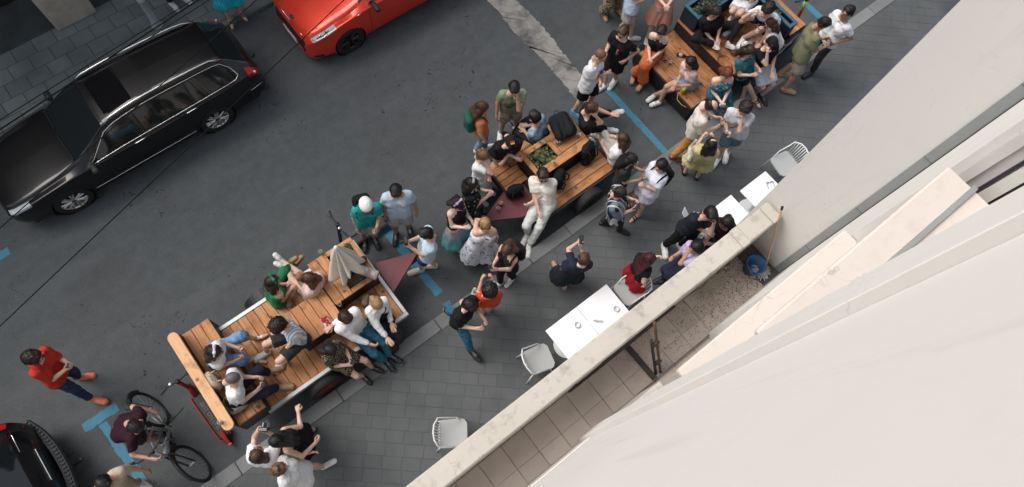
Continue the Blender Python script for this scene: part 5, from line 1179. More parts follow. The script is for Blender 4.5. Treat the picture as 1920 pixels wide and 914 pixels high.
# ------------------------------------------------------------------ things people hold or wear
PHB = plain('phone_black', (.010,.010,.012), .15, spec=.6)
def glass_mat():
    t = NT('clear_cup'); t.p.inputs['Transmission Weight'].default_value = .85; t.p.inputs['IOR'].default_value = 1.2; t.col((.85,.85,.84)); t.rough(.12); return t.m
CUPM = glass_mat(); DRINK = plain('lemonade', (.50,.36,.16), .2); WINE = plain('rose_drink', (.45,.12,.09), .2)
def cup_parts(root, liquid=DRINK, h=.115, r=.038):
    mpart(lambda m: m.lathe([(r*.75,0),(r,h),(r*1.05,h),(r*1.05,h-.004),(r*.95,h-.004),(r*.72,.005),(.001,.005)], 16), 'cup', CUPM, root, smooth=True)
    if liquid: mpart(lambda m: m.lathe([(.001,.007),(r*.70,.007),(r*.86,h*.6),(.001,h*.6)], 14), 'drink', liquid, root, smooth=True)
def hold(kind, side, label, liquid=DRINK):
    def fn(I):
        p = world_of(I, I['hand'][side]); d = world_of(I, I['hand'][side]-I['wri'][side])-I['base']
        if kind in ('phone', 'camera'):
            c, s_ = .036, .075
            o = empty(kind, p+np.array([0,0,.02]), I['yaw']); o.rotation_euler = (math.radians(-50 if kind == 'phone' else 0), 0, I['yaw'])
            if kind == 'phone': mpart(lambda m: m.box((-.037,-.004,-.07),(.037,.004,.07), bev=.003), 'case', PHB, o); mpart(lambda m: m.box((-.033,-.0062,-.064),(.033,-.0045,.064)), 'screen', plain('phone_screen', (.03,.04,.05), .08, spec=.8), o)
            else: mpart(lambda m: m.box((-.065,-.03,-.04),(.065,.03,.045), bev=.01), 'camera_body', PHB, o); mpart(lambda m: m.tube([(0,.03,0),(0,.09,0)], .035, 14), 'lens', PHB, o)
            tag(o, label, kind)
        else:
            o = empty('drink_cup', p+np.array([0,0,-.05])); cup_parts(o, liquid); tag(o, label, 'cup')
    return fn
def backpack(label, c, z=.30, back=.175, w=.15, h=.40, d=.09, name='backpack'):
    def fn(I):
        s = I['s']; o = empty(name, world_of(I, I['P']+I['u']*(z-h/2)*s-I['f']*(back)*s), I['yaw']); tag(o, label, 'backpack'); mt = fabric(c); u = I['u']; tilt = -math.atan2(u[1], u[2]); o.rotation_euler = (tilt,0,I['yaw'])
        f = Field((-.2,-.14,-.02),(.2,.14,.48),.018); 
        for x in (-1,0,1): f.cone((x*(w-.065),-.02,.075),(x*(w-.075),-.02,h-.075),.072,.07,.05)
        f.cone((0,-.08,.08),(0,-.075,.18),.05,.045,.03); f.wrinkle(.004,.07,np.random.default_rng(3),4); v,q = f.mesh(); link('bag', mesh_data('bag', v, q, (mt,), None, True), o)
        for x in (-1,1): mpart(lambda m: m.tube([(x*.08,.03,h-.04),(x*.10,.10,h+.05),(x*.115,.235,h+.01),(x*.12,.27,h-.12),(x*.13,.20,h-.28),(x*.12,.06,.06)], .016, 6), 'strap', mt, o, smooth=True)
    return fn
def tote(label, c, side, z=.02, out=.24, fw=0.0, w=.17, h=.34, name='tote_bag', cat='bag', pat=None, long_=True):
    def fn(I):
        s = I['s']; c_ = I['P']+I['r']*side*out*s+I['u']*z*s+I['f']*fw; o = empty(name, world_of(I, c_), I['yaw']); tag(o, label, cat); mt = fabric(c) if not pat else fabric(c, None, pat[0], pat[1], pat[2])
        f = Field((-.12,-.24,-.05),(.12,.24,.45),.018); f.cone((0,-w+.06,.04),(0,w-.06,.04),.045,.045,.0); f.cone((0,-w+.04,.06),(0,-w+.05,h),.035,.02,.03); f.cone((0,w-.04,.06),(0,w-.05,h),.035,.02,.03); f.cone((0,0,.06),(0,0,h),.045,.022,.06); f.cut((0,0,h),(0,0,1)); f.wrinkle(.006,.08,np.random.default_rng(4),4); v,q = f.mesh(); link('bag', mesh_data('bag', v, q, (mt,), None, True), o)
        if long_:
            sh_ = I['sh'][side]+I['u']*.055*s-I['r']*side*.05; top_ = sh_-c_
            mpart(lambda m: m.tube([(0,-w*.6,h-.02),(top_[0]+side*.05,top_[1]-.07,top_[2]-.06),(top_[0],top_[1],top_[2]+.02),(top_[0]+side*.05,top_[1]+.08,top_[2]-.06),(0,w*.6,h-.02)], .010, 6), 'strap', mt, o, smooth=True)
    return fn
def strap(c):
    def fn(I):
        s = I['s']; P, u, r, f = I['P'], I['u'], I['r'], I['f']; w = I['w']
        pts = [P+r*.16*s+u*.08*s+f*.05, P+r*.05+u*.25*s+f*.155*s*w, P-r*.09*s+u*.40*s+f*.115*s*w, P-r*.11*s+u*.495*s, P-r*.06*s+u*.38*s-f*.145*s*w, P+r*.06*s+u*.2*s-f*.145*s*w, P+r*.17*s+u*.07*s-f*.04]
        mpart(lambda m: m.tube([tuple(p) for p in pts], .013, 6, closed=True), 'cross_strap', fabric(c), I['root'], smooth=True)
    return fn
def helmet(I):
    f = Field((-.16,-.18,-.08),(.16,.18,.2),.011); f.ell((0,-.005,.045),(.105,.13,.105),0); f.cut((0,.0,.035),unit((0,-.15,-1))); 
    for x,y,z in ((-.03,.06,.15),(.03,.06,.15),(-.03,.0,.16),(.03,0,.16),(-.035,-.06,.15),(.035,-.06,.15),(0,.03,.165),(0,-.035,.165)): f.ell((x,y,z),(.008,.013,.03),0,True)
    v,q = f.mesh(); link('helmet', mesh_data('helmet', I['Th'](v), q, (plain('helmet_white', (.68,.68,.68), .35),), None, True), I['root'])
    m = MB(); m.tube([(.10*math.cos(a),.055+.09*math.sin(a),.042) for a in np.linspace(.15,math.pi-.15,10)], [.004]+[.022]*8+[.004], 6); v = I['Th'](np.array(m.v)); link('visor', mesh_data('visor', v, m.f, (plain('visor_grey', (.03,.03,.032), .3),), None, True), I['root'])
def cap(c, c2=None):
    def fn(I):
        f = Field((-.16,-.18,-.05),(.16,.24,.2),.0115); f.ell((0,-.010,.045),(.092,.112,.106),0); f.cut((0,0,.045),(0,.0,-1)); f.cone((-.045,.10,.055),(.045,.10,.055),.018,.018,.01); f.cone((-.03,.15,.048),(.03,.15,.048),.016,.016,.03); v,q = f.mesh()
        link('cap', mesh_data('cap', I['Th'](v), q, (fabric(c),), None, True), I['root'])
        if c2:
            for k, cc in enumerate(c2): m = MB(); m.box((-.035,-.045+.03*k,.147),(.035,-.018+.03*k,.157),bev=.004); link('cap_patch', mesh_data('cap_patch', I['Th'](np.array(m.v)), m.f, (fabric(cc),)), I['root'])
    return fn
def bow(c, y=-.02):
    def fn(I):
        f = Field((-.14,-.16,-.02),(.14,.14,.24),.012); f.cone((-.085,y,.07),(-.05,y,.135),.016,.018,.02); f.cone((-.05,y,.135),(.05,y,.135),.02,.02,.02); f.cone((.05,y,.135),(.085,y,.07),.018,.016,.02)
        for s_ in (1,-1): f.cone((0,y,.15),(s_*.055,y,.17),.012,.026,.01)
        f.wrinkle(.004,.03,np.random.default_rng(2),4); v,q = f.mesh(); link('headband', mesh_data('headband', I['Th'](v), q, (fabric(c),), None, True), I['root'])
    return fn
def shades(I):
    m = MB()
    for s_ in (1,-1): m.tube([(s_*.034+.022*math.cos(a),.100,.008+.017*math.sin(a)) for a in np.linspace(0,6.28,13)[:-1]], .004, 4, closed=True); m.tube([(s_*.056,.096,.012),(s_*.082,.0,.012)], .003, 4); m.add([(s_*.034+.021*math.cos(a),.101,.008+.016*math.sin(a)) for a in np.linspace(0,6.28,13)[:-1]], [tuple(range(12))])
    m.tube([(-.012,.104,.014),(.012,.104,.014)], .003, 4); link('sunglasses', mesh_data('sunglasses', I['Th'](np.array(m.v)), m.f, (PHB,)), I['root'])
def clip(c):
    def fn(I):
        m = MB(); m.tube([(-.05,-.02,.145),(0,-.015,.155),(.05,-.02,.145)], .011, 6); m.tube([(-.045,.0,.142),(0,.005,.152),(.045,.0,.142)], .006, 6); link('hair_clip', mesh_data('hair_clip', I['Th'](np.array(m.v)), m.f, (plain('clip_%02x%02x' % (int(c[0]*255), int(c[2]*255)), c, .3),), None, True), I['root'])
    return fn
def hood(c):
    def fn(I):
        s = I['s']; f = Field((-.3,-.35,.9*s),(.3,.3,1.8*s),.018); N, r, fw_, u = I['N'], I['r'], I['f'], I['u']
        for k in range(8):
            a = math.pi*(.0+k/7); a2 = math.pi*(.0+(k+1)/7) if k < 7 else a; p = lambda t: N+r*math.cos(t)*.095*s-fw_*(math.sin(t)*.10-.03)*s+u*(.0-.0*math.sin(t))*s; f.cone(p(a),p(a2),.045*s,.045*s,.03)
        f.cone(N-fw_*.10*s-u*.02,N-fw_*.14*s-u*.10,.06,.05,.05); f.wrinkle(.006,.06,np.random.default_rng(8),4); v,q = f.mesh(); link('hood', mesh_data('hood', v, q, (c,), None, True), I['root'])
    return fn
def bib(mt):
    def fn(I):
        s, P, u, r, f = I['s'], I['P'], I['u'], I['r'], I['f']; fl = Field((-.45,-.45,.3),(.45,.55,1.7),.0185)
        for i in (1,-1): fl.cone(P+r*i*.06*s+f*.03*s, P+r*i*.06*s+u*.16*s+f*.035*s, .118*s, .098*s, .04); fl.cone(P+r*i*.06*s+u*.16*s+f*.04*s, P+r*i*.055*s+u*.32*s+f*.06*s, .098*s, .092*s, .04, [(P+u*.33*s, u)])
        v,q = fl.mesh(); link('pinafore', mesh_data('pinafore', v, q, (mt,), None, True), I['root'])
    return fn
def print_(cols):
    def fn(I):
        s, P, u, r, f = I['s'], I['P'], I['u'], I['r'], I['f']
        for k, cc in enumerate(cols):
            fl = Field((-.35,-.4,.6),(.35,.5,1.7),.016); c = P+u*.29*s+f*.135*s*I['w']+r*(-.05+.10*k)*s; fl.cone(c-u*.05,c+u*.05,.026,.02,.0); v,q = fl.mesh(); link('shirt_print', mesh_data('print', v, q, (fabric(cc),), None, True), I['root'])
    return fn

# ------------------------------------------------------------------ cloth colours
F = fabric
WHT = F((.66,.67,.69)); OFFW = F((.58,.55,.49)); BLKC = F((.012,.012,.014)); NAVC = F((.018,.022,.04)); LBL = F((.42,.53,.62)); TEALC = F((.02,.27,.27)); REDC = F((.42,.035,.025)); ORG = F((.55,.20,.09)); ORR = F((.50,.06,.025)); MRN = F((.028,.009,.015)); GRN = F((.022,.16,.07)); OLV = F((.15,.155,.095)); SAGE = F((.19,.235,.16)); PNK = F((.55,.27,.21)); LPK = F((.58,.43,.41)); BEI = F((.42,.36,.28)); LIN = F((.67,.645,.585)); MUST = F((.50,.24,.055)); YEL = F((.45,.40,.19)); LIL = F((.46,.38,.58)); KHA = F((.32,.28,.21)); GRYS = F((.34,.34,.34)); LGR = F((.50,.52,.56)); TEALB = F((.03,.12,.16)); CHAR = F((.03,.032,.036))
JEAN = F((.025,.04,.08),None,'denim'); JBL = F((.03,.11,.18),None,'denim'); JLT = F((.16,.26,.36),None,'denim',(.34,.44,.53)); JSK = F((.14,.24,.40),None,'denim',(.24,.36,.52)); MINT = F((.57,.60,.585)); PALED = F((.42,.48,.52),None,'denim',(.55,.6,.63))
STRP = F((.62,.64,.66),None,'stripes',(.28,.34,.42)); PLAID = F((.016,.02,.03),None,'plaid',(.13,.17,.22),(.50,.49,.47)); FLOW = F((.62,.64,.69),None,'floral',(.05,.10,.24),(.35,.52,.66)); FLBK = F((.012,.012,.016),None,'floral',(.30,.30,.32),(.05,.05,.06)); LEO = F((.22,.19,.12),None,'leopard',(.015,.013,.01)); LEOB = F((.62,.50,.36),None,'leopard',(.02,.014,.01)); OMB = F((.44,.24,.29),None,'ombre',(.08,.30,.32)); BLFL = F((.03,.13,.22),None,'floral',(.015,.035,.07),(.40,.36,.08)); BLPAT = F((.40,.50,.62),None,'floral',(.58,.58,.62),(.28,.36,.52)); LACE = F((.55,.52,.50),None,'leopard',(.25,.22,.2)); CYAN = F((.02,.28,.42),None,'stripes',(.02,.40,.42))
WS = ('shoe',(.68,.68,.68)); BS = ('shoe',(.014,.014,.015)); BF = ('flat',(.014,.013,.013),(.012,.012,.012)); SD = ('foot',(.02,.018,.016)); TAN = ('flat',(.30,.20,.11),(.25,.17,.1))

# ------------------------------------------------------------------ the crowd
p = person
p('man in a red hoodie looking at his phone, orange trainers',(64,672),(1,.05),('tee',REDC,-.10,.85),('trousers',JEAN),[(150,708),(177,750)],h=1.78,sex='m',hair=('dark','curly'),la='phone',ra='phone',shoes=('shoe',(.75,.20,.12),(.75,.30,.2)),headpitch=-25,extra=(hood(REDC),hold('phone',1,'dark phone held by the man in the red hoodie')))
p('man in a maroon polo shirt bending over the grey bicycle',(248,800),(1,.30),('tee',MRN,-.05),('shorts',CHAR,.9),[(302,826),(288,812)],h=1.76,sex='m',hair=('black','crop'),skin='mid',la=(283,771,.88),ra=(284,860,.98),shoes=BS,hz=1.38,dress='bend',headpitch=-30)
p('person in a beige shirt with a white shoe, cut off by the bottom edge',(197,906),(.8,.8),('tee',BEI,-.08),('trousers',KHA),[(262,903),(236,934)],h=1.76,sex='m',hair=('black','short'),skin='mid',shoes=WS)
p('woman in a white blouse raising a black camera, long brown hair',(484,851),(.15,-1),('loose',WHT,-.1,.6),('trousers',PALED),h=1.66,hair=('brown','long'),la='phoneup',ra='phoneup',headpitch=8,extra=(hold('camera',1,'black camera held up by the woman in the white blouse'),))
p('woman with a bun striding in a loose white shirt and pale shorts',(526,879),(1,-.35),('loose',WHT,-.16,.7),('shorts',PALED,.55),[(607,876),(585,925)],h=1.66,hair=('light','lowbun'),la='swingf',ra='behind',shoes=WS,extra=(clip((.02,.03,.08)),))
p('woman in a black dress leaning forward with both bare arms spread',(522,826),(-1,.25),('tank',BLKC,-.02),('skirt',BLKC,.55,.12),[(576,848),(590,806)],h=1.68,hair=('black','long'),la=(590,832,1.12),ra=(559,772,1.16),shoes=BF,headpitch=-30)
# nearest trailer
p('woman with a white bow in her dark hair sitting on the bench, blue skirt',(404,660),(1,-.12),('tee',WHT,-.05),('skirt',JSK,.78),[(478,637,.65),(476,678,.65)],seat=(408,668,1.0),h=1.66,hair=('dark','long'),la='hold',ra='hold',shoes=('foot',(.62,.62,.6)),extra=(bow((.60,.58,.62)),hold('cup',-1,'clear cup held by the woman with the white bow')))
p('man in a white shirt and navy trousers sitting on the bench with a phone',(437,712),(1,-.25),('tee',WHT,-.1,.7),('trousers',NAVC),[(505,700,.65),(522,728,.65)],seat=(446,742,1.0),h=1.76,sex='m',hair=('grey','buzz'),la='hold',ra='hold',shoes=TAN,headpitch=-28,extra=(hold('phone',1,'phone held by the man in white on the bench'),))
p('man with curly hair in a striped shirt hugging his knees on the table edge',(525,612),(-.8,.75),('tee',STRP,-.06,.75),('shorts',CHAR,.8),[(533,676,.65),(503,661,.65)],seat=(563,634,1.0),h=1.78,sex='m',hair=('dark','curly'),la=(527,668,.95),ra=(503,652,.95),shoes=WS,headpitch=-30)
p('woman in a green top and green trousers on the far edge of the deck',(513,530),(.9,-.65),('tank',GRN,-.04),('trousers',GRN),[(552,500,.3),(540,490,.25)],seat=(519,561,.65),h=1.68,hair=('dark','long'),la='lap',ra='lap',shoes=TAN,headpitch=0,extra=(bow((.025,.17,.08),.01),))
p('woman in a frilly pale pink blouse with bare legs, beside the woman in green',(580,524),(-1,-.5),('loose',LPK,-.06,.6),('shorts',BEI,.5),[(541,505,.45),(534,494,.42)],seat=(591,549,.65),h=1.66,hair=('brown','bob'),la='lap',ra='hold',shoes=('shoe',(.65,.64,.6)),headpitch=-20)
p('blond woman in a black pinafore over a white blouse near the hitch',(707,572),(.85,1),('long',WHT,.0),('wide',CHAR),[(745,640),(738,655)],seat=(712,596,.65),h=1.68,hair=('blond','lowbun'),la='lap',ra='knee',shoes=WS,headpitch=-32,extra=(bib(BLKC),strap((.012,.012,.014)),tote('black handbag on the lap of the blond woman',(.013,.013,.015),1,-.02,.05,.22,.10,.2,'handbag','bag',None,False)))
p('man in a white shirt and blue jeans reaching for the strawberries',(651,598),(1,.85),('long',WHT,-.06),('trousers',JBL),[(731,668),(722,676)],seat=(672,620,.65),h=1.80,sex='m',hair=('dark','short'),la=(622,612,1.12),ra=(693,645,.9),shoes=('shoe',(.014,.014,.016)),headpitch=-25)
p('woman in a leopard print dress looking at her phone on the near deck edge',(622,658),(1,.6),('tee',LEO,-.02,.7),('skirt',LEO,.5),[(698,690),(680,706)],seat=(636,672,.65),h=1.64,hair=('black','bob'),la='phone',ra='phone',shoes=('shoe',(.014,.014,.016)),headpitch=-30,extra=(hold('phone',-1,'phone held by the woman in the leopard print dress'),))
# between the trailers
p('man in a teal shirt wearing a white bicycle helmet and a black backpack',(686,385),(.25,1),('tee',TEALC,-.1),('shorts',GRYS,.8),[(684,452),(702,448)],h=1.76,sex='m',hair=None,skin='mid',la='hold',ra='down',shoes=BS,headpitch=-25,extra=(helmet,backpack('black backpack worn by the man in the white helmet',(.013,.013,.015))))
p('man in a pale blue shirt with dark hair and a beard looking down',(743,361),(.12,1),('tee',LBL,-.12,.75),('shorts',GRYS,.85),[(743,440),(767,428)],h=1.82,sex='m',hair=('black','short'),skin='tan',la='down',ra='down',shoes=BS,headpitch=-25)
p('man in a pale blue tee shirt checking a camera',(799,440),(-1,.15),('tee',LBL,-.08),('shorts',JEAN,.75),[(790,507),(815,500)],h=1.76,sex='m',hair=('black','short'),la='phone',ra='phone',shoes=('shoe',(.55,.52,.46)),headpitch=-22,extra=(hold('camera',1,'black camera in the hands of the man in the pale blue tee'),))
p('woman with a purple head scarf and a pink to teal tulle skirt',(858,384),(.75,.65),('tank',BLKC,.02),('skirt',OMB,.60,.16),[(850,458),(862,462)],h=1.62,hair=('dark','bob'),skin='pale',la='hold',ra='hold',shoes=SD,headpitch=-25,extra=(cap((.03,.015,.045)),bow((.38,.28,.33))))
p('woman in a black floral dress with clips in her dark hair',(886,347),(1,.05),('loose',FLBK,-.1),('skirt',FLBK,.62,.14),h=1.68,hair=('black','long'),la='phone',ra='phone',shoes=BF,extra=(clip((.35,.35,.37)),))
p('blond woman in a white dress with blue flowers taking a picture',(909,421),(-.15,-1),('tank',FLOW,-.02),('skirt',FLOW,.62,.15),[(888,487),(902,492)],h=1.66,w=1.22,hair=('blond','lowbun'),skin='light',la='face',ra='down',shoes=('foot',(.35,.03,.02)),headpitch=-5,extra=(hold('phone',-1,'phone held up by the woman in the blue flowered dress'),))
p('woman in a black strappy top and black trousers looking down at her phone',(951,470),(-.85,.7),('tank',BLKC,-.05),('trousers',BLKC),[(938,532),(962,522)],h=1.66,hair=('brown','bob'),la='phone',ra='phone',shoes=('shoe',(.5,.55,.58)),headpitch=-32,extra=(backpack('black backpack worn by the woman in the strappy top',(.012,.012,.014)),hold('phone',1,'phone held by the woman in the black strappy top')))
p('woman with curly black hair in an orange red off shoulder top',(918,544),(-.1,-1),('tee',ORR,-.03,.45),('shorts',JEAN,.5),[(905,588),(918,582)],h=1.62,hair=('black','afro'),la='hold',ra='hold',shoes=SD,skin='mid',extra=(tote('white tote bag on the shoulder of the woman in orange red',(.55,.50,.46),-1,-.10,.22),))
p('man in a black tee shirt and blue jeans walking along the kerb',(879,573),(1,.75),('tee',BLKC,-.06,.9),('trousers',JBL),[(884,663),(838,585)],h=1.78,sex='m',hair=('black','crop'),la='hold',ra='hold',shoes=('shoe',(.016,.016,.018)),headpitch=-25)
p('woman in a dark green dress photographing with a phone on the pavement',(1094,485),(-.15,-1),('tee',NAVC,-.02,.8),('skirt',F((.018,.024,.03)),.55,.14),[(1043,512),(1058,540)],h=1.66,hair=('brown','short'),la='phoneup',ra='hold',shoes=('flat',(.38,.24,.18),(.2,.12,.1)),headpitch=2,extra=(hold('phone',-1,'phone raised by the woman in the dark green dress'),))
# middle trailer
p('man in a cream linen shirt and pale trousers sitting on the deck edge',(1018,331),(-.35,1),('tee',LIN,-.12,.7),('trousers',MINT),[(992,462),(990,440)],seat=(1019,385,.60),h=1.84,sex='m',hair=('dark','short'),la=(975,398,.62),ra=(1018,428,.66),shoes=WS,headyaw=25,headpitch=-12,extra=(shades,),w=1.02)
p('man in a black tee shirt with folded arms and a striped cap',(957,266),(.35,1),('tee',BLKC,-.08),('trousers',KHA),[(930,322),(948,318)],h=1.78,sex='m',w=1.15,hair=('dark','crop'),la='fold',ra='fold',shoes=BS,headpitch=-35,extra=(cap((.012,.012,.013),[(.45,.03,.02),(.55,.36,.05)]),))
p('woman in white with a hair bun resting her chin on her hand',(905,294),(1,.45),('tee',WHT,-.03),('skirt',WHT,.7,.10),h=1.66,hair=('light','bun'),la='fold',ra='face',shoes=WS,headpitch=-22)
p('woman in an orange top and jeans with a green backpack',(904,204),(1,-.15),('tee',ORG,-.03,.85),('trousers',JLT),[(893,285),(908,280)],h=1.66,hair=('brown','long'),la='down',ra='down',shoes=WS,headpitch=-18,extra=(backpack('green backpack on the woman in the orange top',(.02,.09,.06)),))
p('man in a sage green tee shirt holding his hand to his face',(964,167),(.1,1),('tee',SAGE,-.1),('shorts',KHA,.8),[(938,252),(966,240)],h=1.82,sex='m',hair=('black','short'),skin='mid',la='face',ra='down',shoes=WS,headpitch=-28,extra=(strap((.02,.02,.02)),))
p('man in a light blue shirt sitting with his back to the planter table',(1003,222),(-1,-.55),('tee',JLT,-.08,.8),('trousers',CHAR),seat=(1012,262,.60),h=1.78,sex='m',hair=('black','short'),feet=[(965,262,.02),(975,245,.02)],la='lap',ra='lap',shoes=BS,headpitch=-5,headyaw=-10)
p('man in black resting his chin on his hand at the end of the middle trailer',(1108,206),(1,.1),('tee',BLKC,-.08),('trousers',BLKC),[(1146,216,.25),(1134,246,.1)],seat=(1096,238,.75),h=1.78,sex='m',hair=('brown','short'),la='knee',ra='face',shoes=WS,headpitch=-22)
p('woman in a white top with long brown hair at the end of the middle trailer',(1165,263),(-.9,-.55),('loose',WHT,-.03,.6),('trousers',OFFW),[(1128,262,.3),(1120,275,.3)],seat=(1155,297,.60),h=1.66,hair=('brown','long'),la='hold',ra='face',shoes=WS,headpitch=-10)
p('woman with long black hair in a dark tee shirt holding a wine glass',(1183,301),(1,.35),('tee',CHAR,-.06,.7),('trousers',KHA),h=1.66,hair=('black','longer'),la='hold',ra='hold',skin='mid',shoes=WS,headpitch=-20,extra=(tote('white tote bag with a print on the woman with long black hair',(.52,.49,.43),-1,-.10,.25,0,.19,.36,'tote_bag','bag',('floral',(.2,.26,.28),(.4,.42,.42))),hold('cup',1,'glass held by the woman with long black hair')))
p('woman wrapped in a black, grey and white checked poncho',(1163,363),(1,.25),('cape',PLAID,-.12,1.0),('trousers',CHAR),[(1127,420),(1160,433)],h=1.64,hair=('dark','lowbun'),la='hold',ra='hold',shoes=BF,w=1.05,headpitch=-25,extra=(hold('phone',1,'phone in the hand of the woman in the checked poncho'),))
p('woman in a short white dress with a black backpack',(1238,312),(-1,.45),('loose',F((.58,.62,.70)),-.06,.7),('skirt',F((.58,.62,.70)),.26,.06),[(1196,406),(1186,385)],h=1.68,hair=('black','bob'),la='hold',ra='hip',shoes=SD,headpitch=-18,extra=(backpack('black backpack worn over the short white dress',(.012,.012,.013)),))
p('balding man in a beige shirt and mustard trousers leaning forward',(1332,201),(1,.2),('long',OFFW,-.12,1.5),('trousers',MUST),[(1258,298),(1290,274)],h=1.76,sex='m',hair=('dark','fringe'),la='hold',ra='hold',shoes=('shoe',(.09,.03,.04)),headpitch=-30,extra=(shades,hold('cup',1,'clear cup held by the man in mustard trousers')))
p('woman in a yellow dress seen from behind with dark hair',(1333,270),(.1,-1),('loose',YEL,-.05,.6),('skirt',YEL,.30,.12),[(1282,326),(1305,335)],h=1.64,hair=('black','long'),la='hold',ra='hold',shoes=BF,w=1.08,headpitch=-5,extra=(clip((.5,.42,.25)),tote('white canvas bag on the woman in the yellow dress',(.50,.49,.46),-1,-.05,.23)))
p('man in a pale grey tee shirt and blue shorts wiping his face',(1396,205),(-.45,1),('tee',LGR,-.12),('shorts',F((.10,.16,.21)),.85),[(1345,300),(1362,288)],h=1.80,sex='m',hair=('dark','curly'),skin='light',la='face',ra='hold',shoes=WS,headpitch=-25,extra=(strap((.13,.05,.035)),hold('cup',1,'dark drink held by the man in the pale grey tee',WINE)))
p('man in an olive tee shirt and khaki shorts holding a cup',(1543,46),(1,.12),('tee',OLV,-.12,.8),('shorts',KHA,.95),[(1467,172),(1462,143)],h=1.76,sex='m',hair=('dark','short'),skin='tan',la='hold',ra='hold',shoes=TAN,headpitch=-25,w=1.1,extra=(hold('cup',1,'clear cup held by the man in the olive tee'),))
p('man in a white tee shirt and dark trousers standing near the pale wall',(1587,25),(-1,.35),('tee',WHT,-.08),('trousers',F((.035,.03,.032))),[(1520,138),(1503,114)],h=1.80,sex='m',hair=('black','crop'),skin='tan',la='hip',ra='down',shoes=BF,headpitch=-5)
p('bald man in a white tee shirt with a printed front and folded arms',(1125,107),(.9,.5),('tee',WHT,-.12),('shorts',BLKC,.85),[(1075,212),(1098,205)],h=1.82,sex='m',hair=('light','buzz'),la='fold',ra='fold',shoes=('shoe',(.06,.22,.42)),headpitch=-15,extra=(shades,print_([(.03,.12,.36),(.55,.10,.08)])),w=1.08)
p('man in a black tee shirt and black shorts with white trainers',(1167,63),(-.75,.7),('tee',BLKC,-.10),('shorts',BLKC,.9),[(1133,163),(1152,154)],h=1.78,sex='m',hair=('brown','short'),la='hip',ra='hold',shoes=WS,headpitch=-15,extra=(shades,print_([(.5,.08,.16)])))
p('person in leopard print trousers at the top edge',(1165,-62),(.6,.8),('loose',BLKC,-.1),('wide',LEOB),[(1130,26),(1154,18)],h=1.64,hair=('brown','long'),shoes=('flat',(.40,.26,.15),(.2,.13,.08)))
p('woman in a light blue patterned shirt and lace skirt, head out of frame',(1200,-45),(1,.15),('loose',BLPAT,-.1,.65),('skirt',LACE,.30,.08),[(1152,72),(1181,74)],h=1.66,hair=('light','long'),la='hold',ra='hold',shoes=WS,extra=(hold('cup',1,'yellow drink held by the woman in the lace skirt',plain('yellow_drink', (.6,.42,.05), .2)),))
p('woman in a salmon pink dress with clasped hands, head out of frame',(1258,-48),(.0,1),('tank',PNK,-.02),('skirt',PNK,.40,.12),[(1212,76),(1238,72)],h=1.68,hair=('brown','long'),skin='pale',la='clasp',ra='clasp',shoes=WS)
# two level trailer
p('woman in a black camisole and wide orange trousers on the trailer corner',(1239,62),(-.45,1),('tank',BLKC,-.04),('wide',F((.50,.13,.045))),[(1188,142,.05),(1204,158,.05)],seat=(1226,100,.45),h=1.70,hair=('dark','short'),skin='pale',la='clasp',ra='clasp',shoes=('flat',(.40,.26,.18),(.3,.2,.15)),headpitch=-25)
p('woman in a pink top and denim shorts with long dark hair and white shoes',(1294,120),(-1,.55),('tee',LPK,-.03,.6),('shorts',JLT,.55),[(1226,182,.02),(1236,194,.02)],seat=(1289,158,.45),h=1.68,hair=('black','longer'),skin='mid',la='hold',ra='lap',shoes=WS,headpitch=-15)
p('woman in black with long dark hair sitting cross legged on the upper deck',(1341,24),(.35,1),('loose',BLKC,-.1,.6),('trousers',BLKC),[(1362,86,.78),(1338,88,.78)],seat=(1331,60,.76),h=1.70,w=1.12,hair=('dark','longer'),la='lap',ra='lap',shoes=('shoe',(.45,.43,.40)),headpitch=-25,cross=True)
p('person in white shorts sitting by the planter, head out of frame',(1402,-42),(-.6,1),('tee',CHAR,-.04),('shorts',WHT,.8),[(1368,40,.77),(1376,34,.77)],seat=(1398,4,1.10),h=1.74,sex='m',hair=('brown','short'),la='lap',ra='lap',shoes=WS)
p('man in a white tee shirt and dark shorts with his hand in his hair',(1437,14),(-.9,.9),('tee',WHT,-.05),('shorts',NAVC,.75),[(1392,76,.77),(1372,56,.77)],seat=(1443,46,1.10),h=1.80,sex='m',hair=('dark','curly'),la='knee',ra='head',shoes=WS,headpitch=-25)
p('woman in a white top with long brown hair eating on the upper deck',(1443,42),(-1,.1),('loose',WHT,-.08,.6),('shorts',JEAN,.6),[(1408,82,.77),(1414,98,.77)],seat=(1449,80,.85),h=1.66,hair=('brown','longer'),la='lap',ra='face',shoes=WS,headpitch=-15)
p('man in a black tee shirt and black cap with pale denim shorts',(1446,84),(.45,1),('tee',BLKC,-.05),('shorts',PALED,.9),[(1425,182),(1414,170)],seat=(1426,125,.75),h=1.76,sex='m',hair=('black','short'),la='lap',ra='face',shoes=BS,headpitch=-30,extra=(cap((.012,.012,.014)),))
p('woman in a teal top and black shorts with strappy black sandals',(1405,99),(.75,.85),('tee',TEALB,-.02,.5),('shorts',BLKC,.5),[(1390,184),(1413,190)],seat=(1392,143,.75),h=1.66,hair=('dark','long'),la='hold',ra='hold',skin='light',shoes=SD,headpitch=-22)
p('red haired woman in a blue patterned dress leaning on her knees',(1362,142),(.15,1),('tank',BLFL,-.02),('skirt',BLFL,.72),[(1352,212),(1336,208)],seat=(1345,180,.70),h=1.66,w=1.1,hair=('red','bob'),skin='pale',la='clasp',ra='clasp',shoes=('flat',(.50,.34,.30),(.3,.2,.18)),headpitch=-18)
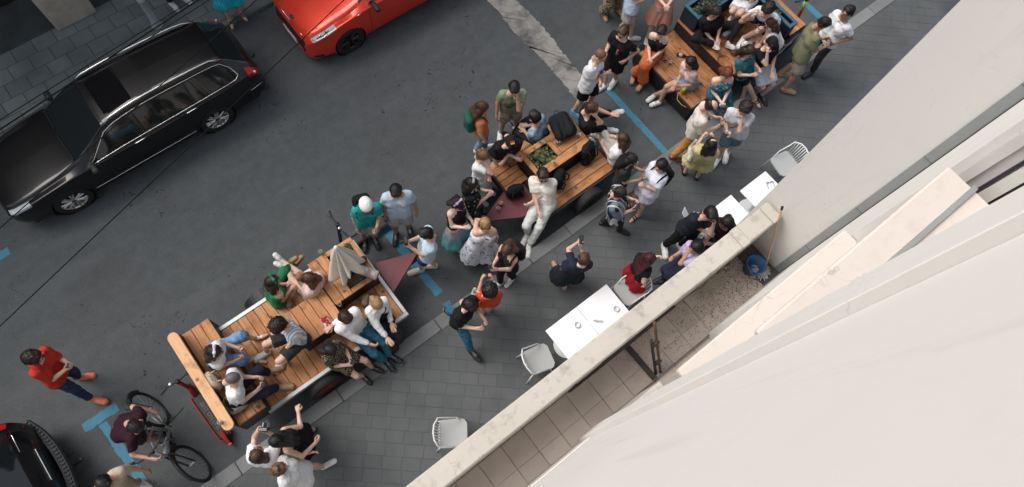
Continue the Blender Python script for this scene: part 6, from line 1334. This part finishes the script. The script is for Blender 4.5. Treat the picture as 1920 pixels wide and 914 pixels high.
# pavement by the tables
p('bearded man in black with white shoes and papers under his arm',(1331,403),(.35,1),('tee',F((.016,.019,.026)),-.06,.7),('trousers',BLKC),[(1244,462),(1273,460)],h=1.84,sex='m',hair=('black','short'),skin='mid',la='face',ra='fold',shoes=WS,headpitch=-15,w=1.08,extra=(shades,))
p('woman with long wine red hair in a red skirt beside the chair',(1217,487),(.9,-.3),('tee',BLKC,.0,.25),('skirt',F((.28,.012,.02)),.42,.10),h=1.66,hair=('maroon','longer'),skin='pale',la='hold',ra='down',shoes=WS,headpitch=-10)
p('person in a lilac shirt and dark trousers half hidden by the parapet',(1303,466),(-1,.3),('tee',LIL,-.06,.8),('trousers',NAVC),[(1243,522,.1),(1250,528,.1)],seat=(1290,497,.56),h=1.74,hair=('black','bob'),skin='mid',la='face',ra='hold',shoes=BF)
p('person in a wine red top looking out from behind the parapet',(1361,420),(-.9,.4),('long',MRN,-.06,1.4),('trousers',NAVC),[(1320,480,.1),(1326,486,.1)],seat=(1350,452,.56),h=1.72,hair=('dark','bob'),skin='tan',la='hold',ra='lap',shoes=BF)
# far pavement
p('woman in a bright blue and teal skirt on the far pavement, head out of frame',(400,-70),(.6,1),('tee',CYAN,-.05),('skirt',CYAN,.42,.14),[(432,40),(452,28)],h=1.64,hair=('dark','bob'),shoes=('foot',(.05,.03,.03)),group='people on the far pavement')
p('person in white trainers on the far pavement, cut off by the top edge',(285,-95),(.8,.6),('tee',WHT,-.05),('trousers',F((.03,.03,.035))),[(322,8),(342,-2)],h=1.72,sex='m',hair=('dark','short'),shoes=WS,group='people on the far pavement')

# ------------------------------------------------------------------ bags, cups and food lying about
def soft_bag(name, label, cat, loc, yaw, c, size=(.17,.10,.42), tilt=(0,0), strapc=None):
    o = empty(name, loc); o.rotation_euler = (tilt[0], tilt[1], yaw); tag(o, label, cat); mt = fabric(c, None); w, d, h = size
    f = Field((-w-.05,-d-.06,-.02),(w+.05,d+.06,h+.06),.017)
    for x in (-1,-.33,.33,1): f.cone((x*(w-d*.85),0,d*.85),(x*(w-d*.95),0,h-d*.9),d*.88,d*.8,.06)
    f.cone((0,d*.6,d),(0,d*.6,h*.45),d*.6,d*.5,.04); f.wrinkle(.006,.07,np.random.default_rng(int(abs(loc[0])*100)),5); v,q = f.mesh(); link('bag', mesh_data('bag', v, q, (mt,), None, True), o)
    for x in (-1,1): mpart(lambda m: m.tube([(x*w*.5,-d*.8,h*.9),(x*w*.6,-d*1.5,h*.75),(x*w*.65,-d*1.4,h*.3),(x*w*.55,-d*.8,.06)], .012, 6), 'strap', strapc or mt, o, smooth=True)
    mpart(lambda m: m.tube([(-.04,-d*.4,h-.02),(-.03,-d*.4,h+.04),(.03,-d*.4,h+.04),(.04,-d*.4,h-.02)], .007, 6), 'handle', mt, o, smooth=True); return o
w_ = at(1058,245,1.05); soft_bag('backpack','large black backpack lying on the far end of the middle trailer table','backpack',(w_[0]-.05,w_[1]-.16,1.10),-.15,(.014,.016,.02),(.21,.11,.46),(-1.35,0))
w_ = at(1105,302,.62); soft_bag('backpack','black laptop backpack with grey edge leaning on the middle trailer table','backpack',(w_[0],w_[1]+.02,.61),.25,(.011,.012,.015),(.17,.09,.45),(-.25,0))
w_ = at(1045,345,.62); soft_bag('backpack','black rucksack behind the man in cream linen','backpack',(w_[0],w_[1],.61),.5,(.010,.010,.012),(.16,.10,.40))
w_ = at(965,365,.62); soft_bag('handbag','black bag with white dots on the deck beside the maroon hitch plate','bag',(w_[0],w_[1],.61),-.3,(.010,.010,.012),(.16,.09,.30))
w_ = at(404,716,1.02); soft_bag('cushion_bag','beige bag behind the man in white on the bench','bag',(w_[0],w_[1]-.02,1.01),1.6,(.40,.33,.24),(.15,.08,.30))
w_ = at(462,774,1.02); soft_bag('canvas_bag','grey canvas bag with black straps at the end of the bench','bag',(w_[0]-.03,w_[1]+.06,1.06),.05,(.22,.21,.18),(.15,.07,.30),(-1.45,0),BLKC)
w_ = at(690,568,.66); soft_bag('canvas_bag','olive bag behind the blond woman on the deck','bag',(w_[0],w_[1],.66),.6,(.13,.10,.06),(.12,.07,.22))
w_ = at(562,528,.66); soft_bag('handbag','small brown bag between the two women on the far deck edge','bag',(w_[0],w_[1],.66),.2,(.20,.13,.09),(.10,.06,.16))
w_ = at(1196,112,.05); soft_bag('backpack','black backpack standing at the corner of the two level trailer','backpack',(w_[0],w_[1],.0),.4,(.011,.012,.014),(.16,.09,.42))
yb = empty('handbag', (*at(1282,170,.455)[:2],.455), .3); tag(yb, 'small yellow handbag with a long strap on the trailer deck', 'bag'); YM = fabric((.50,.36,.03))
mpart(lambda m: m.box((-.10,-.035,0),(.10,.035,.13), bev=.02), 'bag', YM, yb); mpart(lambda m: m.box((-.103,.03,.06),(.103,.04,.134), bev=.004), 'flap', YM, yb); mpart(lambda m: m.lathe([(.001,0),(.012,0),(.001,.008)], 8, (0,.041,.08)), 'clasp', PHB, yb)
mpart(lambda m: m.tube([(-.09,0,.12),(-.16,.05,.05),(-.26,.0,.012),(-.30,-.12,.0),(-.22,-.24,-.10),(-.10,-.30,-.16),(.0,-.27,-.12),(.06,-.16,.010),(.09,-.04,.06)], .007, 6), 'strap', YM, yb, smooth=True)
def cup_at(px, py, z, label, liquid=DRINK, h=.11, r=.037):
    o = empty('drink_cup', at(px,py,z)); cup_parts(o, liquid, h, r); tag(o, label, 'cup', 'clear cups left on the decks and tables')
for a in ((416,793,1.337,'clear cup standing on the end of the headrest beam',None),(484,763,1.0,'clear cup on the bench beside the grey canvas bag',None),(546,575,.652,'clear cup on the deck behind the woman in green',None),(638,573,1.053,'clear cup on the step of the planter table',None),(675,494,1.056,'large clear cup on the planter frame by the parasol',DRINK),(603,476,1.056,'small white lidded cup on the far planter table edge',None),(1045,270,1.003,'clear cup beside the large black backpack on the table',None),(1083,257,1.003,'white cup at the far right corner of the middle table',None),(1118,262,1.003,'orange drink on the right end of the middle trailer',plain('orange_drink',(.6,.22,.03),.2)),(938,385,.603,'cup with a red drink on the maroon hitch plate',WINE),(934,395,.603,'white rimmed cup on the maroon hitch plate',None),(1247,115,.455,'clear cup on the lower deck between two women',None),(1255,122,.455,'second clear cup on the lower deck beside the dark bottle',None),(1372,103,.755,'clear cup on the upper deck edge',None),(1378,96,.755,'clear cup with amber drink on the upper deck edge',DRINK),(1388,90,.755,'right hand clear cup on the upper deck edge',None),(1377,44,.755,'clear cup by the planter on the upper deck',None),(1485,44,.773,'white cup on the wooden bench end',None),(1313,158,.455,'clear cup behind the woman in the pink top',None)):
    cup_at(*a)
bt = empty('bottle', at(1268,104,.455)); tag(bt,'dark glass bottle lying by the cups on the lower deck','bottle'); bt.rotation_euler = (math.radians(90),0,.7); mpart(lambda m: m.lathe([(.03,0),(.032,.01),(.032,.14),(.013,.19),(.013,.24),(.001,.24)], 14, (0,.032,0)), 'glass', plain('dark_glass',(.02,.02,.018),.1), bt, smooth=True); mpart(lambda m: m.lathe([(.0325,.04),(.0328,.11)], 14, (0,.032,0)), 'label_band', plain('label_paper',(.45,.42,.36),.7), bt, smooth=True)
st_ = empty('strawberry_punnet', at(612,604,1.053)); tag(st_,'punnet of red strawberries on the wooden table','fruit'); mpart(lambda m: m.box((-.06,-.085,0),(.06,.085,.035), bev=.012), 'tray', plain('tray_clear',(.45,.42,.40),.3), st_)
rr3 = random.Random(3); SBM = plain('strawberry',(.42,.015,.012),.35,var=.3,scale=60)
for k in range(26): mpart(lambda m: m.lathe([(.001,0),(.012,.006),(.016,.016),(.009,.026),(.001,.028)], 8), 'strawberry', SBM, st_, loc=(rr3.uniform(-.045,.045),rr3.uniform(-.07,.07),.03+rr3.uniform(0,.012)), smooth=True)
tb = empty('tissue_box', at(692,513,1.056), .55); tag(tb,'pale box with a white label and round sticker on the planter frame','box'); mpart(lambda m: m.box((-.07,-.15,0),(.07,.15,.09), bev=.006), 'carton', plain('carton_mauve',(.34,.28,.27),.7), tb); mpart(lambda m: m.box((-.05,.02,.0905),(.05,.13,.096)), 'label_card', plain('card_white',(.62,.62,.64),.6), tb); mpart(lambda m: m.lathe([(.001,0),(.04,0),(.04,.012),(.03,.012),(.03,.004),(.001,.004)], 18, (0,-.08,.091)), 'sticker', plain('cream_lid',(.55,.48,.36),.5), tb)
jr = empty('jar', at(683,489,1.056)); tag(jr,'brown glass jar behind the pale box on the planter frame','jar'); mpart(lambda m: m.lathe([(.045,0),(.05,.02),(.05,.09),(.035,.11),(.04,.115),(.001,.115)], 16), 'glass', plain('brown_glass',(.10,.025,.012),.12), jr, smooth=True)
cb = empty('cable_loop', (0,0,0)); cb.location = tuple(at(1360,118,.757)); tag(cb,'brown leather strap looped on the upper deck','strap'); mpart(lambda m: m.tube([(.11*math.cos(a)+.02*math.sin(2*a),.16*math.sin(a),.008) for a in np.linspace(0,5.6,24)], .007, 6), 'loop', fabric((.16,.05,.02)), cb, smooth=True)
pg = empty('papers', at(1288,408,1.15)); tag(pg,'white papers held by the bearded man in black','paper'); pg.rotation_euler = (.7,.5,.4); mpart(lambda m: m.box((-.105,-.15,0),(.105,.15,.006), bev=.001), 'sheets', plain('paper_white',(.68,.69,.72),.7), pg)
ash = empty('ashtray', at(1082,610,.842)); ash.location.z = .842; tag(ash,'round glass ashtray on the white table nearest the grey chair','ashtray'); ARM_ = plain('ashtray_glass',(.55,.56,.58),.15); mpart(lambda m: m.lathe([(.045,0),(.05,.03),(.04,.03),(.035,.008),(.001,.008)], 18), 'dish', ARM_, ash, smooth=True)
ash2 = empty('ashtray', at(1155,580,.842)); ash2.location.z = .842; tag(ash2,'round glass ashtray on the white table nearer the red skirt','ashtray'); mpart(lambda m: m.lathe([(.045,0),(.05,.03),(.04,.03),(.035,.008),(.001,.008)], 18), 'dish', ARM_, ash2, smooth=True)
nh = empty('napkin_holder', (*at(1120,602,.842)[:2],.842), -.8); tag(nh,'white napkin holder at the joint of the two white tables','holder'); mpart(lambda m: m.box((-.07,-.012,0),(.07,.012,.05), bev=.004), 'holder', ARM_, nh)
sg = empty('sunglasses', (*at(1442,343,.842)[:2],.842), -.4); tag(sg,'black sunglasses lying on the white table near the side wall','sunglasses')
mpart(lambda m: [m.tube([(s_*.034+.026*math.cos(a),0,.02+.02*math.sin(a)) for a in np.linspace(0,6.28,13)[:-1]], .005, 5, closed=True) for s_ in (1,-1)], 'frame', PHB, sg); mpart(lambda m: [m.tube([(s_*.062,0,.025),(s_*.06,-.12,.01)], .004, 5) for s_ in (1,-1)], 'temple', PHB, sg)
